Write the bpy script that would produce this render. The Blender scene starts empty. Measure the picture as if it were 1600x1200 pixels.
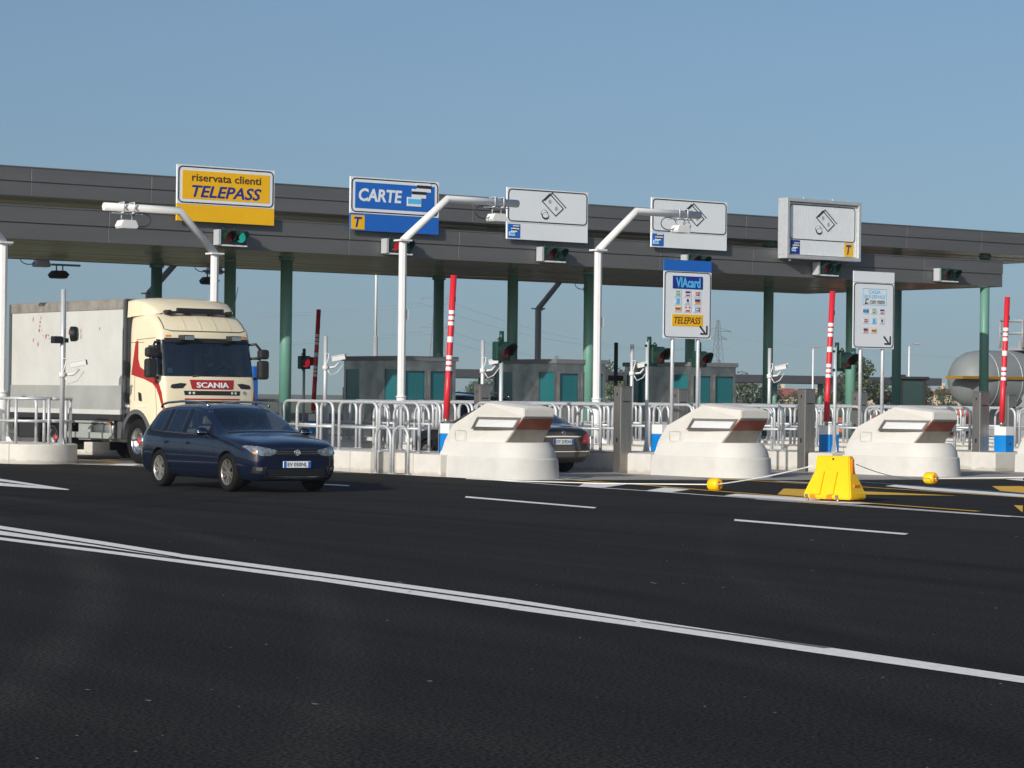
import bpy, bmesh, math, random
from mathutils import Vector, Matrix
from mathutils.bvhtree import BVHTree
R = math.radians
random.seed(7)
SC = bpy.context.scene
COL = SC.collection
# ---------------------------------------------------------------- camera
# world: x runs along the toll canopy, y along the lanes (away from the viewer), z up
PHI = R(36.4)
cam = bpy.data.cameras.new('camera')
co = bpy.data.objects.new('camera', cam); COL.objects.link(co)
cam.sensor_fit = 'HORIZONTAL'; cam.sensor_width = 36; cam.lens = 36*4162/1600
cam.clip_start = .5; cam.clip_end = 20000
pitch = math.atan(20/4162)
f = Vector((math.sin(PHI)*math.cos(pitch), math.cos(PHI)*math.cos(pitch), math.sin(pitch)))
r0 = Vector((math.cos(PHI), -math.sin(PHI), 0)); u0 = r0.cross(f)
rl = .012
rr = r0*math.cos(rl)+u0*math.sin(rl); uu = u0*math.cos(rl)-r0*math.sin(rl)
m = Matrix((rr, uu, -f)).transposed().to_4x4(); m.translation = (0, 0, 1.65)
co.matrix_world = m
SC.camera = co
# ---------------------------------------------------------------- light
SUN = Vector((-1, -.43, .415)).normalized()
w = bpy.data.worlds.new('World'); SC.world = w; w.use_nodes = True
nt = w.node_tree
sky = nt.nodes.new('ShaderNodeTexSky'); sky.sky_type = 'NISHITA'; sky.sun_disc = False
sky.sun_elevation = math.asin(SUN.z); sky.sun_rotation = math.atan2(SUN.x, SUN.y) % (2*math.pi)
sky.air_density = 1.0; sky.dust_density = 2.3; sky.ozone_density = 3.4; sky.altitude = 0
bg = nt.nodes['Background']; bg.inputs[1].default_value = .105
# the hazy lowest degrees of this sky are yellow; the photograph's stay blue, so the sky is read a little higher up
tcw = nt.nodes.new('ShaderNodeTexCoord'); spw = nt.nodes.new('ShaderNodeSeparateXYZ'); cbw = nt.nodes.new('ShaderNodeCombineXYZ')
mzw = nt.nodes.new('ShaderNodeMath'); mzw.operation = 'MULTIPLY_ADD'; mzw.inputs[1].default_value = .9; mzw.inputs[2].default_value = .068
nrm = nt.nodes.new('ShaderNodeVectorMath'); nrm.operation = 'NORMALIZE'
tnt = nt.nodes.new('ShaderNodeMix'); tnt.data_type = 'RGBA'; tnt.blend_type = 'MULTIPLY'; tnt.inputs[0].default_value = 1; tnt.inputs[7].default_value = (.985, .99, .98, 1)
lk = nt.links.new
lk(tcw.outputs['Generated'], spw.inputs[0]); lk(spw.outputs[0], cbw.inputs[0]); lk(spw.outputs[1], cbw.inputs[1]); lk(spw.outputs[2], mzw.inputs[0]); lk(mzw.outputs[0], cbw.inputs[2])
lk(cbw.outputs[0], nrm.inputs[0]); lk(nrm.outputs[0], sky.inputs[0]); lk(sky.outputs[0], tnt.inputs[6]); lk(tnt.outputs[2], bg.inputs[0])
sl = bpy.data.lights.new('sun', 'SUN'); sl.energy = 4.1; sl.angle = R(.5); sl.color = (1, .945, .86)
so = bpy.data.objects.new('sun', sl); COL.objects.link(so)
so.rotation_euler = SUN.to_track_quat('Z', 'Y').to_euler(); so.location = (0, 0, 60)
SC.view_settings.view_transform = 'Standard'; SC.view_settings.look = 'None'
SC.view_settings.exposure = 0.0; SC.view_settings.gamma = 1
# ---------------------------------------------------------------- materials
def mat(name, col, rough=.5, metal=0, ns=0, na=0, bump=0, bs=40, coat=0, emit=0, spec=.5, col2=None, stretch=(1,1,1), ecol=None):
    m = bpy.data.materials.new(name); m.use_nodes = True
    t = m.node_tree; b = t.nodes['Principled BSDF']
    b.inputs['Base Color'].default_value = (*col, 1); b.inputs['Roughness'].default_value = rough
    b.inputs['Metallic'].default_value = metal; b.inputs['Specular IOR Level'].default_value = spec
    b.inputs['Coat Weight'].default_value = coat; b.inputs['Coat Roughness'].default_value = .04
    if emit:
        b.inputs['Emission Color'].default_value = (*(ecol or col), 1); b.inputs['Emission Strength'].default_value = emit
    if ns or bump:
        tc = t.nodes.new('ShaderNodeTexCoord'); mp = t.nodes.new('ShaderNodeMapping'); mp.inputs['Scale'].default_value = stretch
        t.links.new(tc.outputs['Object'], mp.inputs[0])
    if ns:
        n = t.nodes.new('ShaderNodeTexNoise'); n.inputs['Scale'].default_value = ns; n.inputs['Detail'].default_value = 6
        n.inputs['Roughness'].default_value = .65
        t.links.new(mp.outputs[0], n.inputs['Vector'])
        rp = t.nodes.new('ShaderNodeValToRGB')
        c2 = col2 or tuple(c*(1-na) for c in col)
        rp.color_ramp.elements[0].color = (*c2, 1); rp.color_ramp.elements[1].color = (*col, 1)
        rp.color_ramp.elements[0].position = .3; rp.color_ramp.elements[1].position = .62
        t.links.new(n.outputs[0], rp.inputs[0]); t.links.new(rp.outputs[0], b.inputs['Base Color'])
        mr = t.nodes.new('ShaderNodeMapRange'); mr.inputs[3].default_value = min(1, rough*1.25); mr.inputs[4].default_value = rough*.85
        t.links.new(n.outputs[0], mr.inputs[0]); t.links.new(mr.outputs[0], b.inputs['Roughness'])
    if bump:
        n2 = t.nodes.new('ShaderNodeTexNoise'); n2.inputs['Scale'].default_value = bs; n2.inputs['Detail'].default_value = 4
        t.links.new(mp.outputs[0], n2.inputs['Vector'])
        bn = t.nodes.new('ShaderNodeBump'); bn.inputs['Strength'].default_value = bump; bn.inputs['Distance'].default_value = .02
        t.links.new(n2.outputs[0], bn.inputs['Height']); t.links.new(bn.outputs[0], b.inputs['Normal'])
    return m
TRACKS = [(-43, 47.7, 60.2, .30, 1.5), (-43, 47.7, 62.0, .26, .9), (-60, 31, 80.6, .35, -.7), (-60, 31, 78.9, .35, -.6), (-60, 36, 76.3, .35, -.7), (-60, 36, 74.6, .3, -.6),
          (60, 60, 46.5, .3, -.8), (60, 60, 44.9, .3, -.7), (2, 58, 27.5, .25, -.7), (2, 58, 29.1, .25, -.7), (70, -20, 66.0, .25, .6)]
def asphalt():
    m = mat('asphalt', (.03,.03,.032), .9, spec=.10)
    t = m.node_tree; b = t.nodes['Principled BSDF']; L = t.links.new
    tc = t.nodes.new('ShaderNodeTexCoord')
    def noise(scale, st=(1,1,1), det=5):
        mp = t.nodes.new('ShaderNodeMapping'); mp.inputs['Scale'].default_value = st
        L(tc.outputs['Object'], mp.inputs[0])
        n = t.nodes.new('ShaderNodeTexNoise'); n.inputs['Scale'].default_value = scale; n.inputs['Detail'].default_value = det
        L(mp.outputs[0], n.inputs['Vector']); return n
    g = noise(42, det=9); s1 = noise(1, (1.1, .045, 1), 6); s2 = noise(.25); v = noise(130, det=2)
    r = t.nodes.new('ShaderNodeValToRGB'); e = r.color_ramp.elements
    e[0].position = .40; e[0].color = (.003,.003,.0028,1); e[1].position = .63; e[1].color = (.042,.0395,.0355,1)
    L(g.outputs[0], r.inputs[0])
    r2 = t.nodes.new('ShaderNodeValToRGB'); e = r2.color_ramp.elements
    e[0].position = .38; e[0].color = (.80,.80,.81,1); e[1].position = .68; e[1].color = (1.22,1.2,1.17,1)
    L(s1.outputs[0], r2.inputs[0])
    mx = t.nodes.new('ShaderNodeMix'); mx.data_type = 'RGBA'; mx.blend_type = 'MULTIPLY'; mx.inputs[0].default_value = 1
    L(r.outputs[0], mx.inputs[6]); L(r2.outputs[0], mx.inputs[7])
    r3 = t.nodes.new('ShaderNodeValToRGB'); e = r3.color_ramp.elements
    e[0].position = .35; e[0].color = (.94,.94,.94,1); e[1].position = .7; e[1].color = (1.06,1.06,1.05,1)
    L(s2.outputs[0], r3.inputs[0])
    mx2 = t.nodes.new('ShaderNodeMix'); mx2.data_type = 'RGBA'; mx2.blend_type = 'MULTIPLY'; mx2.inputs[0].default_value = 1
    L(mx.outputs[2], mx2.inputs[6]); L(r3.outputs[0], mx2.inputs[7])
    # tyre tracks: dusty or rubbered bands along arcs
    sp = t.nodes.new('ShaderNodeSeparateXYZ'); L(tc.outputs['Object'], sp.inputs[0])
    dn = noise(.9, (1, .3, 1), 4); last = mx2.outputs[2]
    def mth(op, a, b=None):
        q = t.nodes.new('ShaderNodeMath'); q.operation = op
        for i_, v_ in enumerate((a, b)):
            if v_ is None: continue
            if isinstance(v_, (int, float)): q.inputs[i_].default_value = v_
            else: L(v_, q.inputs[i_])
        return q.outputs[0]
    for (cx, cy, rad, wd, gain) in TRACKS:
        dx = mth('SUBTRACT', sp.outputs[0], cx); dy = mth('SUBTRACT', sp.outputs[1], cy)
        rr_ = mth('SQRT', mth('ADD', mth('MULTIPLY', dx, dx), mth('MULTIPLY', dy, dy)))
        k = mth('SUBTRACT', 1, mth('DIVIDE', mth('ABSOLUTE', mth('SUBTRACT', rr_, rad)), wd))
        k = mth('MULTIPLY', mth('SMOOTH_MIN', mth('MAXIMUM', k, 0), .8), dn.outputs[0])
        k = mth('MULTIPLY', k, gain); fac = mth('ADD', 1, k)
        mm = t.nodes.new('ShaderNodeVectorMath'); mm.operation = 'SCALE'; L(last, mm.inputs[0]); L(fac, mm.inputs['Scale']); last = mm.outputs[0]
    # bright stone chips
    r4 = t.nodes.new('ShaderNodeValToRGB'); e = r4.color_ramp.elements
    e[0].position = .70; e[0].color = (0,0,0,1); e[1].position = .78; e[1].color = (1,1,1,1)
    L(v.outputs[0], r4.inputs[0])
    mx3 = t.nodes.new('ShaderNodeMix'); mx3.data_type = 'RGBA'
    L(r4.outputs[0], mx3.inputs[0]); L(last, mx3.inputs[6]); mx3.inputs[7].default_value = (.11,.105,.10,1)
    L(mx3.outputs[2], b.inputs['Base Color'])
    bn = t.nodes.new('ShaderNodeBump'); bn.inputs['Strength'].default_value = .8; bn.inputs['Distance'].default_value = .01
    L(g.outputs[0], bn.inputs['Height']); L(bn.outputs[0], b.inputs['Normal'])
    return m
def kerbmat(name, col, joint=2.4):
    m = mat(name, col, .85, ns=2.2, na=.13, bump=.25, bs=60)
    t = m.node_tree; b = t.nodes['Principled BSDF']; L = t.links.new
    src = b.inputs['Base Color'].links[0].from_socket
    tc = t.nodes.new('ShaderNodeTexCoord'); sp = t.nodes.new('ShaderNodeSeparateXYZ'); L(tc.outputs['Object'], sp.inputs[0])
    md = t.nodes.new('ShaderNodeMath'); md.operation = 'PINGPONG'; md.inputs[1].default_value = joint/2; L(sp.outputs[1], md.inputs[0])
    cp = t.nodes.new('ShaderNodeMath'); cp.operation = 'LESS_THAN'; cp.inputs[1].default_value = .009; L(md.outputs[0], cp.inputs[0])
    mx = t.nodes.new('ShaderNodeMix'); mx.data_type = 'RGBA'; L(cp.outputs[0], mx.inputs[0]); L(src, mx.inputs[6])
    mx.inputs[7].default_value = (col[0]*.35, col[1]*.33, col[2]*.3, 1)
    # dirt splashed up from the road, a band along the foot
    n = t.nodes.new('ShaderNodeTexNoise'); n.inputs['Scale'].default_value = 5; L(tc.outputs['Object'], n.inputs['Vector'])
    ad = t.nodes.new('ShaderNodeMath'); ad.operation = 'MULTIPLY_ADD'; ad.inputs[1].default_value = -.16; ad.inputs[2].default_value = .13; L(n.outputs[0], ad.inputs[0])
    ad2 = t.nodes.new('ShaderNodeMath'); L(sp.outputs[2], ad2.inputs[0]); L(ad.outputs[0], ad2.inputs[1]); ad2.operation = 'SUBTRACT'
    rp = t.nodes.new('ShaderNodeMapRange'); rp.inputs[1].default_value = 0; rp.inputs[2].default_value = .05; rp.inputs[3].default_value = .45; rp.inputs[4].default_value = 0
    L(ad2.outputs[0], rp.inputs[0])
    mx2 = t.nodes.new('ShaderNodeMix'); mx2.data_type = 'RGBA'; L(rp.outputs[0], mx2.inputs[0]); L(mx.outputs[2], mx2.inputs[6])
    mx2.inputs[7].default_value = (.30,.26,.2,1)
    L(mx2.outputs[2], b.inputs['Base Color'])
    return m
def glassmat(name, tint, trans, rough=.02):
    m = bpy.data.materials.new(name); m.use_nodes = True; t = m.node_tree; L = t.links.new
    t.nodes.remove(t.nodes['Principled BSDF']); out = t.nodes['Material Output']
    tr = t.nodes.new('ShaderNodeBsdfTransparent'); tr.inputs[0].default_value = (*trans, 1)
    gl = t.nodes.new('ShaderNodeBsdfGlossy'); gl.inputs['Roughness'].default_value = rough; gl.inputs[0].default_value = (*tint, 1)
    fr = t.nodes.new('ShaderNodeFresnel'); fr.inputs[0].default_value = 2.05
    mx = t.nodes.new('ShaderNodeMixShader'); L(fr.outputs[0], mx.inputs[0]); L(tr.outputs[0], mx.inputs[1]); L(gl.outputs[0], mx.inputs[2])
    L(mx.outputs[0], out.inputs[0]); return m
M = {}
M['asphalt'] = asphalt()
M['apron'] = mat('lane_concrete', (.34,.32,.285), .85, ns=1.1, na=.35, bump=.2, bs=30, stretch=(1,.35,1))
M['line'] = mat('road_white_paint', (.90,.875,.83), .7, ns=14, na=.2, bump=.3, bs=60)
M['oldline'] = mat('faded_road_paint', (.20,.19,.17), .8, ns=30, na=.8)
M['amber'] = mat('road_amber_paint', (.85,.47,.02), .7, ns=14, na=.25, bump=.2, bs=60)
M['bluepaint'] = mat('road_blue_paint', (.03,.20,.48), .7, ns=14, na=.25)
M['field'] = mat('field', (.13,.14,.07), .95, ns=.03, na=.4)
M['kerb'] = kerbmat('kerb_concrete', (.62,.60,.55))
M['bumper'] = mat('bumper_white_concrete', (.60,.585,.55), .75, ns=2.5, na=.06, bump=.15, bs=50)
M['bumperbase'] = mat('bumper_base_concrete', (.58,.57,.54), .85, ns=2.0, na=.12, bump=.25, bs=45)
M['fascia'] = mat('fascia_grey_metal', (.15,.152,.153), .48, .3, ns=.7, na=.16, stretch=(.3,1,3))
M['dark'] = mat('dark_gap', (.03,.03,.032), .7)
M['soffit'] = mat('soffit_bronze_panel', (.62,.50,.28), .18, .9, ns=3, na=.35, stretch=(.05,6,1), bump=.25, bs=5)
M['rooftop'] = mat('roof_membrane', (.25,.25,.25), .9)
M['green'] = mat('column_green_paint', (.13,.30,.235), .45, ns=1.5, na=.10)
M['white'] = mat('white_painted_steel', (.74,.74,.73), .4, ns=2, na=.08)
M['galv'] = mat('galvanised_steel', (.58,.60,.62), .5, .4, ns=9, na=.15)
M['steel'] = mat('brushed_stainless', (.38,.36,.33), .42, .85, ns=3, na=.25, stretch=(4,4,.6), bump=.06, bs=8)
M['boothsteel'] = mat('booth_stainless', (.50,.48,.45), .24, .9, ns=1.6, na=.5, bump=.22, bs=2.0)
M['boothroof'] = mat('booth_roof', (.17,.175,.18), .6)
M['tealglass'] = mat('teal_booth_glass', (.012,.135,.155), .08, 0, spec=.8)
M['yellow'] = mat('sign_yellow', (.92,.50,.003), .5, ns=1.5, na=.06)
M['signblue'] = mat('sign_blue', (.012,.13,.52), .5)
M['navy'] = mat('sign_navy_ink', (.012,.03,.26), .5)
M['signwhite'] = mat('sign_white', (.78,.82,.85), .5, ns=1.2, na=.05)
M['signgrey'] = mat('sign_edge_grey', (.42,.44,.46), .5)
M['black'] = mat('black_ink', (.018,.018,.02), .6)
M['brownink'] = mat('brown_ink', (.09,.035,.015), .6)
M['cyan'] = mat('sign_cyan', (.10,.50,.85), .5)
M['ltgreen'] = mat('sign_green', (.18,.45,.30), .5)
M['ltorange'] = mat('sign_orange', (.75,.36,.08), .5)
M['ltred'] = mat('sign_red', (.62,.05,.06), .5)
M['siggreen'] = mat('signal_green_housing', (.008,.045,.032), .35, ns=4, na=.2)
M['visor'] = mat('signal_visor', (.006,.022,.017), .5)
M['void'] = mat('dark_opening', (.004,.004,.005), .6)
M['glossblack'] = mat('gloss_black_trim', (.004,.004,.005), .35)
M['nosesheet'] = mat('nose_sheet', (.40,.375,.33), .55, .2, ns=3, na=.25)
M['sigblack'] = mat('signal_black', (.012,.014,.014), .5)
M['redoff'] = mat('red_lens', (.35,.012,.02), .25)
M['redon'] = mat('red_lens_lit', (.6,.01,.02), .3, emit=.35, ecol=(.9,.03,.05))
M['greenoff'] = mat('green_lens', (.006,.10,.075), .25)
M['greenon'] = mat('green_lens_lit', (.0,.30,.26), .3, emit=.30, ecol=(.05,.85,.7))
M['red'] = mat('barrier_red', (.62,.02,.035), .38, ns=3, na=.12)
M['boxblue'] = mat('barrier_blue', (.0,.19,.56), .4)
M['plastic_y'] = mat('yellow_plastic', (.88,.53,.0), .42, ns=3, na=.08)
M['plastic_o'] = mat('orange_plastic', (.80,.20,.01), .42)
M['rope'] = mat('white_rope', (.75,.74,.70), .8)
M['lampwhite'] = mat('lamp_diffuser', (.62,.63,.64), .3)
M['reflector'] = mat('brown_red_reflector', (.30,.055,.02), .3, ns=6, na=.3)
M['carblue'] = mat('navy_car_paint', (.007,.014,.040), .2, .45, coat=1)
M['carblack'] = mat('black_car_paint', (.018,.016,.017), .32, .4, coat=1)
M['cardark'] = mat('dark_suv_paint', (.010,.014,.025), .3, .3, coat=1)
M['tyre'] = mat('tyre_rubber', (.0065,.006,.006), .85, ns=8, na=.3, spec=.25)
M['liner'] = mat('wheel_arch_liner', (.008,.008,.008), .9)
M['alloy'] = mat('alloy_rim', (.55,.53,.50), .3, .8)
M['alloydark'] = mat('dark_alloy_rim', (.36,.33,.30), .35, .8)
M['chrome'] = mat('chrome', (.75,.75,.76), .12, 1)
M['blackplastic'] = mat('black_plastic', (.018,.018,.019), .5)
M['greyplastic'] = mat('grey_plastic', (.085,.09,.095), .55)
M['lampglass'] = mat('headlamp_glass', (.34,.36,.38), .08, .5, ns=22, na=.8)
M['tail'] = mat('tail_lamp', (.45,.012,.02), .15, coat=1)
M['orangelamp'] = mat('orange_marker', (.75,.22,.02), .3)
M['winglass'] = glassmat('car_window_glass', (.9,.95,1), (.86,.92,.92))
M['windshield'] = glassmat('windshield_glass', (.9,.95,1), (.80,.86,.86))
M['seat'] = mat('seat_fabric', (.13,.13,.135), .9)
M['cream'] = mat('cream_cab_paint', (.78,.69,.49), .38, coat=.4, ns=1.2, na=.06)
M['truckred'] = mat('truck_red_stripe', (.36,.022,.02), .4)
M['tarp'] = mat('white_tarpaulin', (.56,.565,.545), .6, ns=.9, na=.13, bump=.35, bs=1.2)
M['tarpgrey'] = mat('grey_tarpaulin', (.33,.34,.33), .65, ns=1.5, na=.2)
M['chassis'] = mat('truck_chassis', (.03,.03,.032), .6, ns=5, na=.3)
M['tank'] = mat('fuel_tank_alloy', (.30,.31,.31), .4, .6, ns=4, na=.3)
M['guard'] = mat('side_guard_grey', (.33,.36,.34), .6, ns=4, na=.15)
M['redhub'] = mat('red_hub', (.55,.02,.03), .4)
M['skin'] = mat('skin', (.42,.24,.17), .55)
M['shirt'] = mat('dark_shirt', (.05,.06,.09), .9)
M['hair'] = mat('dark_hair', (.025,.018,.012), .8)
M['leaf'] = mat('leaf', (.075,.105,.035), .8, ns=.8, na=.45)
M['leaf2'] = mat('dark_leaf', (.045,.07,.03), .8, ns=.8, na=.45)
M['bark'] = mat('bark', (.10,.075,.05), .9, ns=6, na=.4)
M['housewall'] = mat('cream_house_wall', (.55,.45,.32), .9, ns=.4, na=.15)
M['housepink'] = mat('pink_house_wall', (.50,.26,.18), .9, ns=.4, na=.15)
M['tile'] = mat('red_roof_tile', (.32,.10,.06), .9, ns=.8, na=.3)
M['winpane'] = mat('house_window', (.04,.05,.06), .2)
M['tankgrey'] = mat('storage_tank_paint', (.20,.22,.22), .55, ns=.6, na=.15)
M['band'] = mat('ochre_band', (.30,.16,.01), .5)
M['pylon'] = mat('pylon_steel', (.20,.21,.22), .6, .3)
M['orange'] = mat('machine_orange', (.62,.14,.03), .5, ns=3, na=.15)
M['cabglass'] = mat('machine_cab_glass', (.012,.04,.04), .08, spec=.8)
# ---------------------------------------------------------------- mesh helper
class MB:
    def __init__(s): s.bm = bmesh.new(); s.mi = 0
    def _new(s, vs, faces, smooth=False):
        V = [s.bm.verts.new(v) for v in vs]; out = []
        for fc in faces:
            try:
                fa = s.bm.faces.new([V[i] for i in fc]); fa.material_index = s.mi; fa.smooth = smooth; out.append(fa)
            except ValueError: pass
        return V, out
    def box(s, x0, x1, y0, y1, z0, z1, bev=0, seg=2):
        vs = [(x, y, z) for z in (z0, z1) for x, y in ((x0, y0), (x1, y0), (x1, y1), (x0, y1))]
        V, F = s._new(vs, [(3,2,1,0), (4,5,6,7), (0,1,5,4), (1,2,6,5), (2,3,7,6), (3,0,4,7)])
        if bev:
            E = list({e for q in F for e in q.edges})
            r = bmesh.ops.bevel(s.bm, geom=E, offset=bev, segments=seg, affect='EDGES', profile=.5)
            for q in r['faces']: q.material_index = s.mi
        return s
    def prism(s, pts, axis, a, b, bev=0):
        def mk(p, q): return {'x': (q, p[0], p[1]), 'y': (p[0], q, p[1]), 'z': (p[0], p[1], q)}[axis]
        n = len(pts)
        V, F = s._new([mk(p, a) for p in pts]+[mk(p, b) for p in pts],
               [tuple(range(n))[::-1], tuple(range(n, 2*n))]+[(i, (i+1) % n, n+(i+1) % n, n+i) for i in range(n)])
        if bev:
            E = list({e for q in F for e in q.edges})
            r = bmesh.ops.bevel(s.bm, geom=E, offset=bev, segments=2, affect='EDGES', profile=.5)
            for q in r['faces']: q.material_index = s.mi
        return s
    def poly(s, pts): s._new(pts, [tuple(range(len(pts)))]); return s
    def cyl(s, p, q, r, r2=None, n=14, cap=True, smooth=True):
        p = Vector(p); q = Vector(q); d = (q-p).normalized(); r2 = r if r2 is None else r2
        a = d.orthogonal().normalized(); b = d.cross(a)
        vs = [p+(a*math.cos(2*math.pi*i/n)+b*math.sin(2*math.pi*i/n))*r for i in range(n)] + \
             [q+(a*math.cos(2*math.pi*i/n)+b*math.sin(2*math.pi*i/n))*r2 for i in range(n)]
        V, F = s._new(vs, [(i, (i+1) % n, n+(i+1) % n, n+i) for i in range(n)], smooth)
        if cap:
            for ids in (range(n-1, -1, -1), range(n, 2*n)):
                fa = s.bm.faces.new([V[i] for i in ids]); fa.material_index = s.mi
        return s
    def tube(s, pts, r, n=8, closed=False, cap=True):
        P = [Vector(p) for p in pts]; rings = []; N = len(P)
        up = None
        for i, p in enumerate(P):
            if closed: d = (P[(i+1) % N]-P[i-1]).normalized()
            else: d = (P[min(i+1, N-1)]-P[max(i-1, 0)]).normalized()
            if up is None: up = d.orthogonal().normalized()
            a = (up-d*up.dot(d)); a = a.normalized() if a.length > 1e-6 else d.orthogonal().normalized(); up = a
            b = d.cross(a)
            rings.append([s.bm.verts.new(p+(a*math.cos(2*math.pi*k/n)+b*math.sin(2*math.pi*k/n))*r) for k in range(n)])
        for i in range(N if closed else N-1):
            A = rings[i]; B = rings[(i+1) % N]
            for k in range(n):
                fa = s.bm.faces.new((A[k], A[(k+1) % n], B[(k+1) % n], B[k])); fa.smooth = True; fa.material_index = s.mi
        if cap and not closed:
            for q in (rings[0][::-1], rings[-1]):
                fa = s.bm.faces.new(q); fa.material_index = s.mi
        return s
    def lathe(s, prof, c, d, n=24, smooth=True, close=False):
        c = Vector(c); d = Vector(d).normalized(); a = d.orthogonal().normalized(); b = d.cross(a); rings = []
        for rad, h in prof:
            rings.append([s.bm.verts.new(c+d*h+(a*math.cos(2*math.pi*k/n)+b*math.sin(2*math.pi*k/n))*max(rad, 1e-4)) for k in range(n)])
        L = len(rings)
        for i in range(L if close else L-1):
            A = rings[i]; B = rings[(i+1) % L]
            for k in range(n):
                fa = s.bm.faces.new((A[k], A[(k+1) % n], B[(k+1) % n], B[k])); fa.smooth = smooth; fa.material_index = s.mi
        return s
    def ball(s, c, rx, ry=None, rz=None, n=16, m=10):
        ry = ry or rx; rz = rz or rx
        V = []; 
        for i in range(m+1):
            th = math.pi*i/m
            V.append([s.bm.verts.new((c[0]+rx*math.sin(th)*math.cos(2*math.pi*k/n), c[1]+ry*math.sin(th)*math.sin(2*math.pi*k/n), c[2]+rz*math.cos(th))) for k in range(n)])
        for i in range(m):
            for k in range(n):
                fa = s.bm.faces.new((V[i][k], V[i+1][k], V[i+1][(k+1) % n], V[i][(k+1) % n])); fa.smooth = True; fa.material_index = s.mi
        return s
    def build(s, name, mats, parent=None, loc=None, sub=0, smooth=None):
        bmesh.ops.remove_doubles(s.bm, verts=s.bm.verts, dist=1e-5)
        bmesh.ops.recalc_face_normals(s.bm, faces=s.bm.faces)
        me = bpy.data.meshes.new(name); s.bm.to_mesh(me); s.bm.free()
        for q in (mats if isinstance(mats, (list, tuple)) else [mats]): me.materials.append(M[q] if isinstance(q, str) else q)
        o = bpy.data.objects.new(name, me); COL.objects.link(o)
        if parent: o.parent = parent
        if loc: o.location = loc
        if smooth is not None:
            me.polygons.foreach_set('use_smooth', [True]*len(me.polygons)); me.set_sharp_from_angle(angle=R(smooth))
        if sub:
            q = o.modifiers.new('sub', 'SUBSURF'); q.levels = sub; q.render_levels = sub
        return o
def tag(o, label=None, cat=None, group=None, kind=None):
    if label: o['label'] = label
    if cat: o['category'] = cat
    if group: o['group'] = group
    if kind: o['kind'] = kind
    return o
def empty(name, loc, label, cat, group=None, rz=0):
    o = bpy.data.objects.new(name, None); COL.objects.link(o); o.location = loc; o.rotation_euler = (0, 0, rz)
    o.empty_display_size = .1
    return tag(o, label, cat, group)
def kids(o): return [c for c in list(bpy.data.objects) if c.parent == o]
KID = {}
def copy_tree(o, loc=None, label=None, group=None, rz=None, parent=None):
    c = o.copy(); COL.objects.link(c)
    if parent: c.parent = parent
    if loc is not None: c.location = loc
    if rz is not None: c.rotation_euler = (0, 0, rz)
    if label: c['label'] = label
    if group: c['group'] = group
    for k in kids(o):
        copy_tree(k, parent=c)
    return c
def rrect(x0, x1, z0, z1, r, n=6):
    pts = []
    for cx, cz, a0 in ((x1-r, z1-r, 0), (x0+r, z1-r, 90), (x0+r, z0+r, 180), (x1-r, z0+r, 270)):
        for i in range(n+1):
            a = R(a0+90*i/n); pts.append((cx+r*math.cos(a), cz+r*math.sin(a)))
    return pts
def ring(mb, outer, inner, y0, y1):
    n = len(outer)
    for i in range(n):
        j = (i+1) % n
        a, b, c, d = outer[i], outer[j], inner[j], inner[i]
        for q in ([(a[0], y0, a[1]), (b[0], y0, b[1]), (c[0], y0, c[1]), (d[0], y0, d[1])],
                  [(a[0], y0, a[1]), (b[0], y0, b[1]), (b[0], y1, b[1]), (a[0], y1, a[1])],
                  [(d[0], y0, d[1]), (c[0], y0, c[1]), (c[0], y1, c[1]), (d[0], y1, d[1])]): mb.poly(q)
def text(name, s, x0, x1, z0, z1, y, mt, parent, shear=0, bold=.0, thick=.0025, mtx=None, label=None):
    cu = bpy.data.curves.new('t', 'FONT'); cu.body = s; cu.size = 1; cu.shear = shear; cu.offset = bold; cu.resolution_u = 3
    o = bpy.data.objects.new('t', cu); COL.objects.link(o)
    dg = bpy.context.evaluated_depsgraph_get(); dg.update()
    me = bpy.data.meshes.new_from_object(o.evaluated_get(dg))
    bpy.data.objects.remove(o); bpy.data.curves.remove(cu)
    bm = bmesh.new(); bm.from_mesh(me); bpy.data.meshes.remove(me)
    xs = [v.co.x for v in bm.verts]; ys = [v.co.y for v in bm.verts]
    ax, bx, ay, by = min(xs), max(xs), min(ys), max(ys)
    fs = list(bm.faces)
    for v in bm.verts:
        v.co = Vector((x0+(v.co.x-ax)/(bx-ax)*(x1-x0), y, z0+(v.co.y-ay)/(by-ay)*(z1-z0)))
    r = bmesh.ops.extrude_face_region(bm, geom=fs)
    for v in [e for e in r['geom'] if isinstance(e, bmesh.types.BMVert)]: v.co.y -= thick
    bmesh.ops.recalc_face_normals(bm, faces=bm.faces)
    for q in bm.faces: q.smooth = False
    if mtx: bm.transform(mtx)
    me = bpy.data.meshes.new(name); bm.to_mesh(me); bm.free()
    me.materials.append(M[mt])
    ob = bpy.data.objects.new(name, me); COL.objects.link(ob); ob.parent = parent
    if label: ob['label'] = label
    return ob
def hoop(w, h, r=.045, cr=.22, z0=0, n=5):
    """inverted U in the y-z plane, from y=0 to y=w"""
    pts = [(0, 0, z0), (0, 0, h-cr)]
    for i in range(1, n+1):
        a = R(180-90*i/n); pts.append((0, cr+cr*math.cos(a), h-cr+cr*math.sin(a)))
    for i in range(0, n+1):
        a = R(90-90*i/n); pts.append((0, w-cr+cr*math.cos(a), h-cr+cr*math.sin(a)))
    pts.append((0, w, z0))
    return pts
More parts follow.
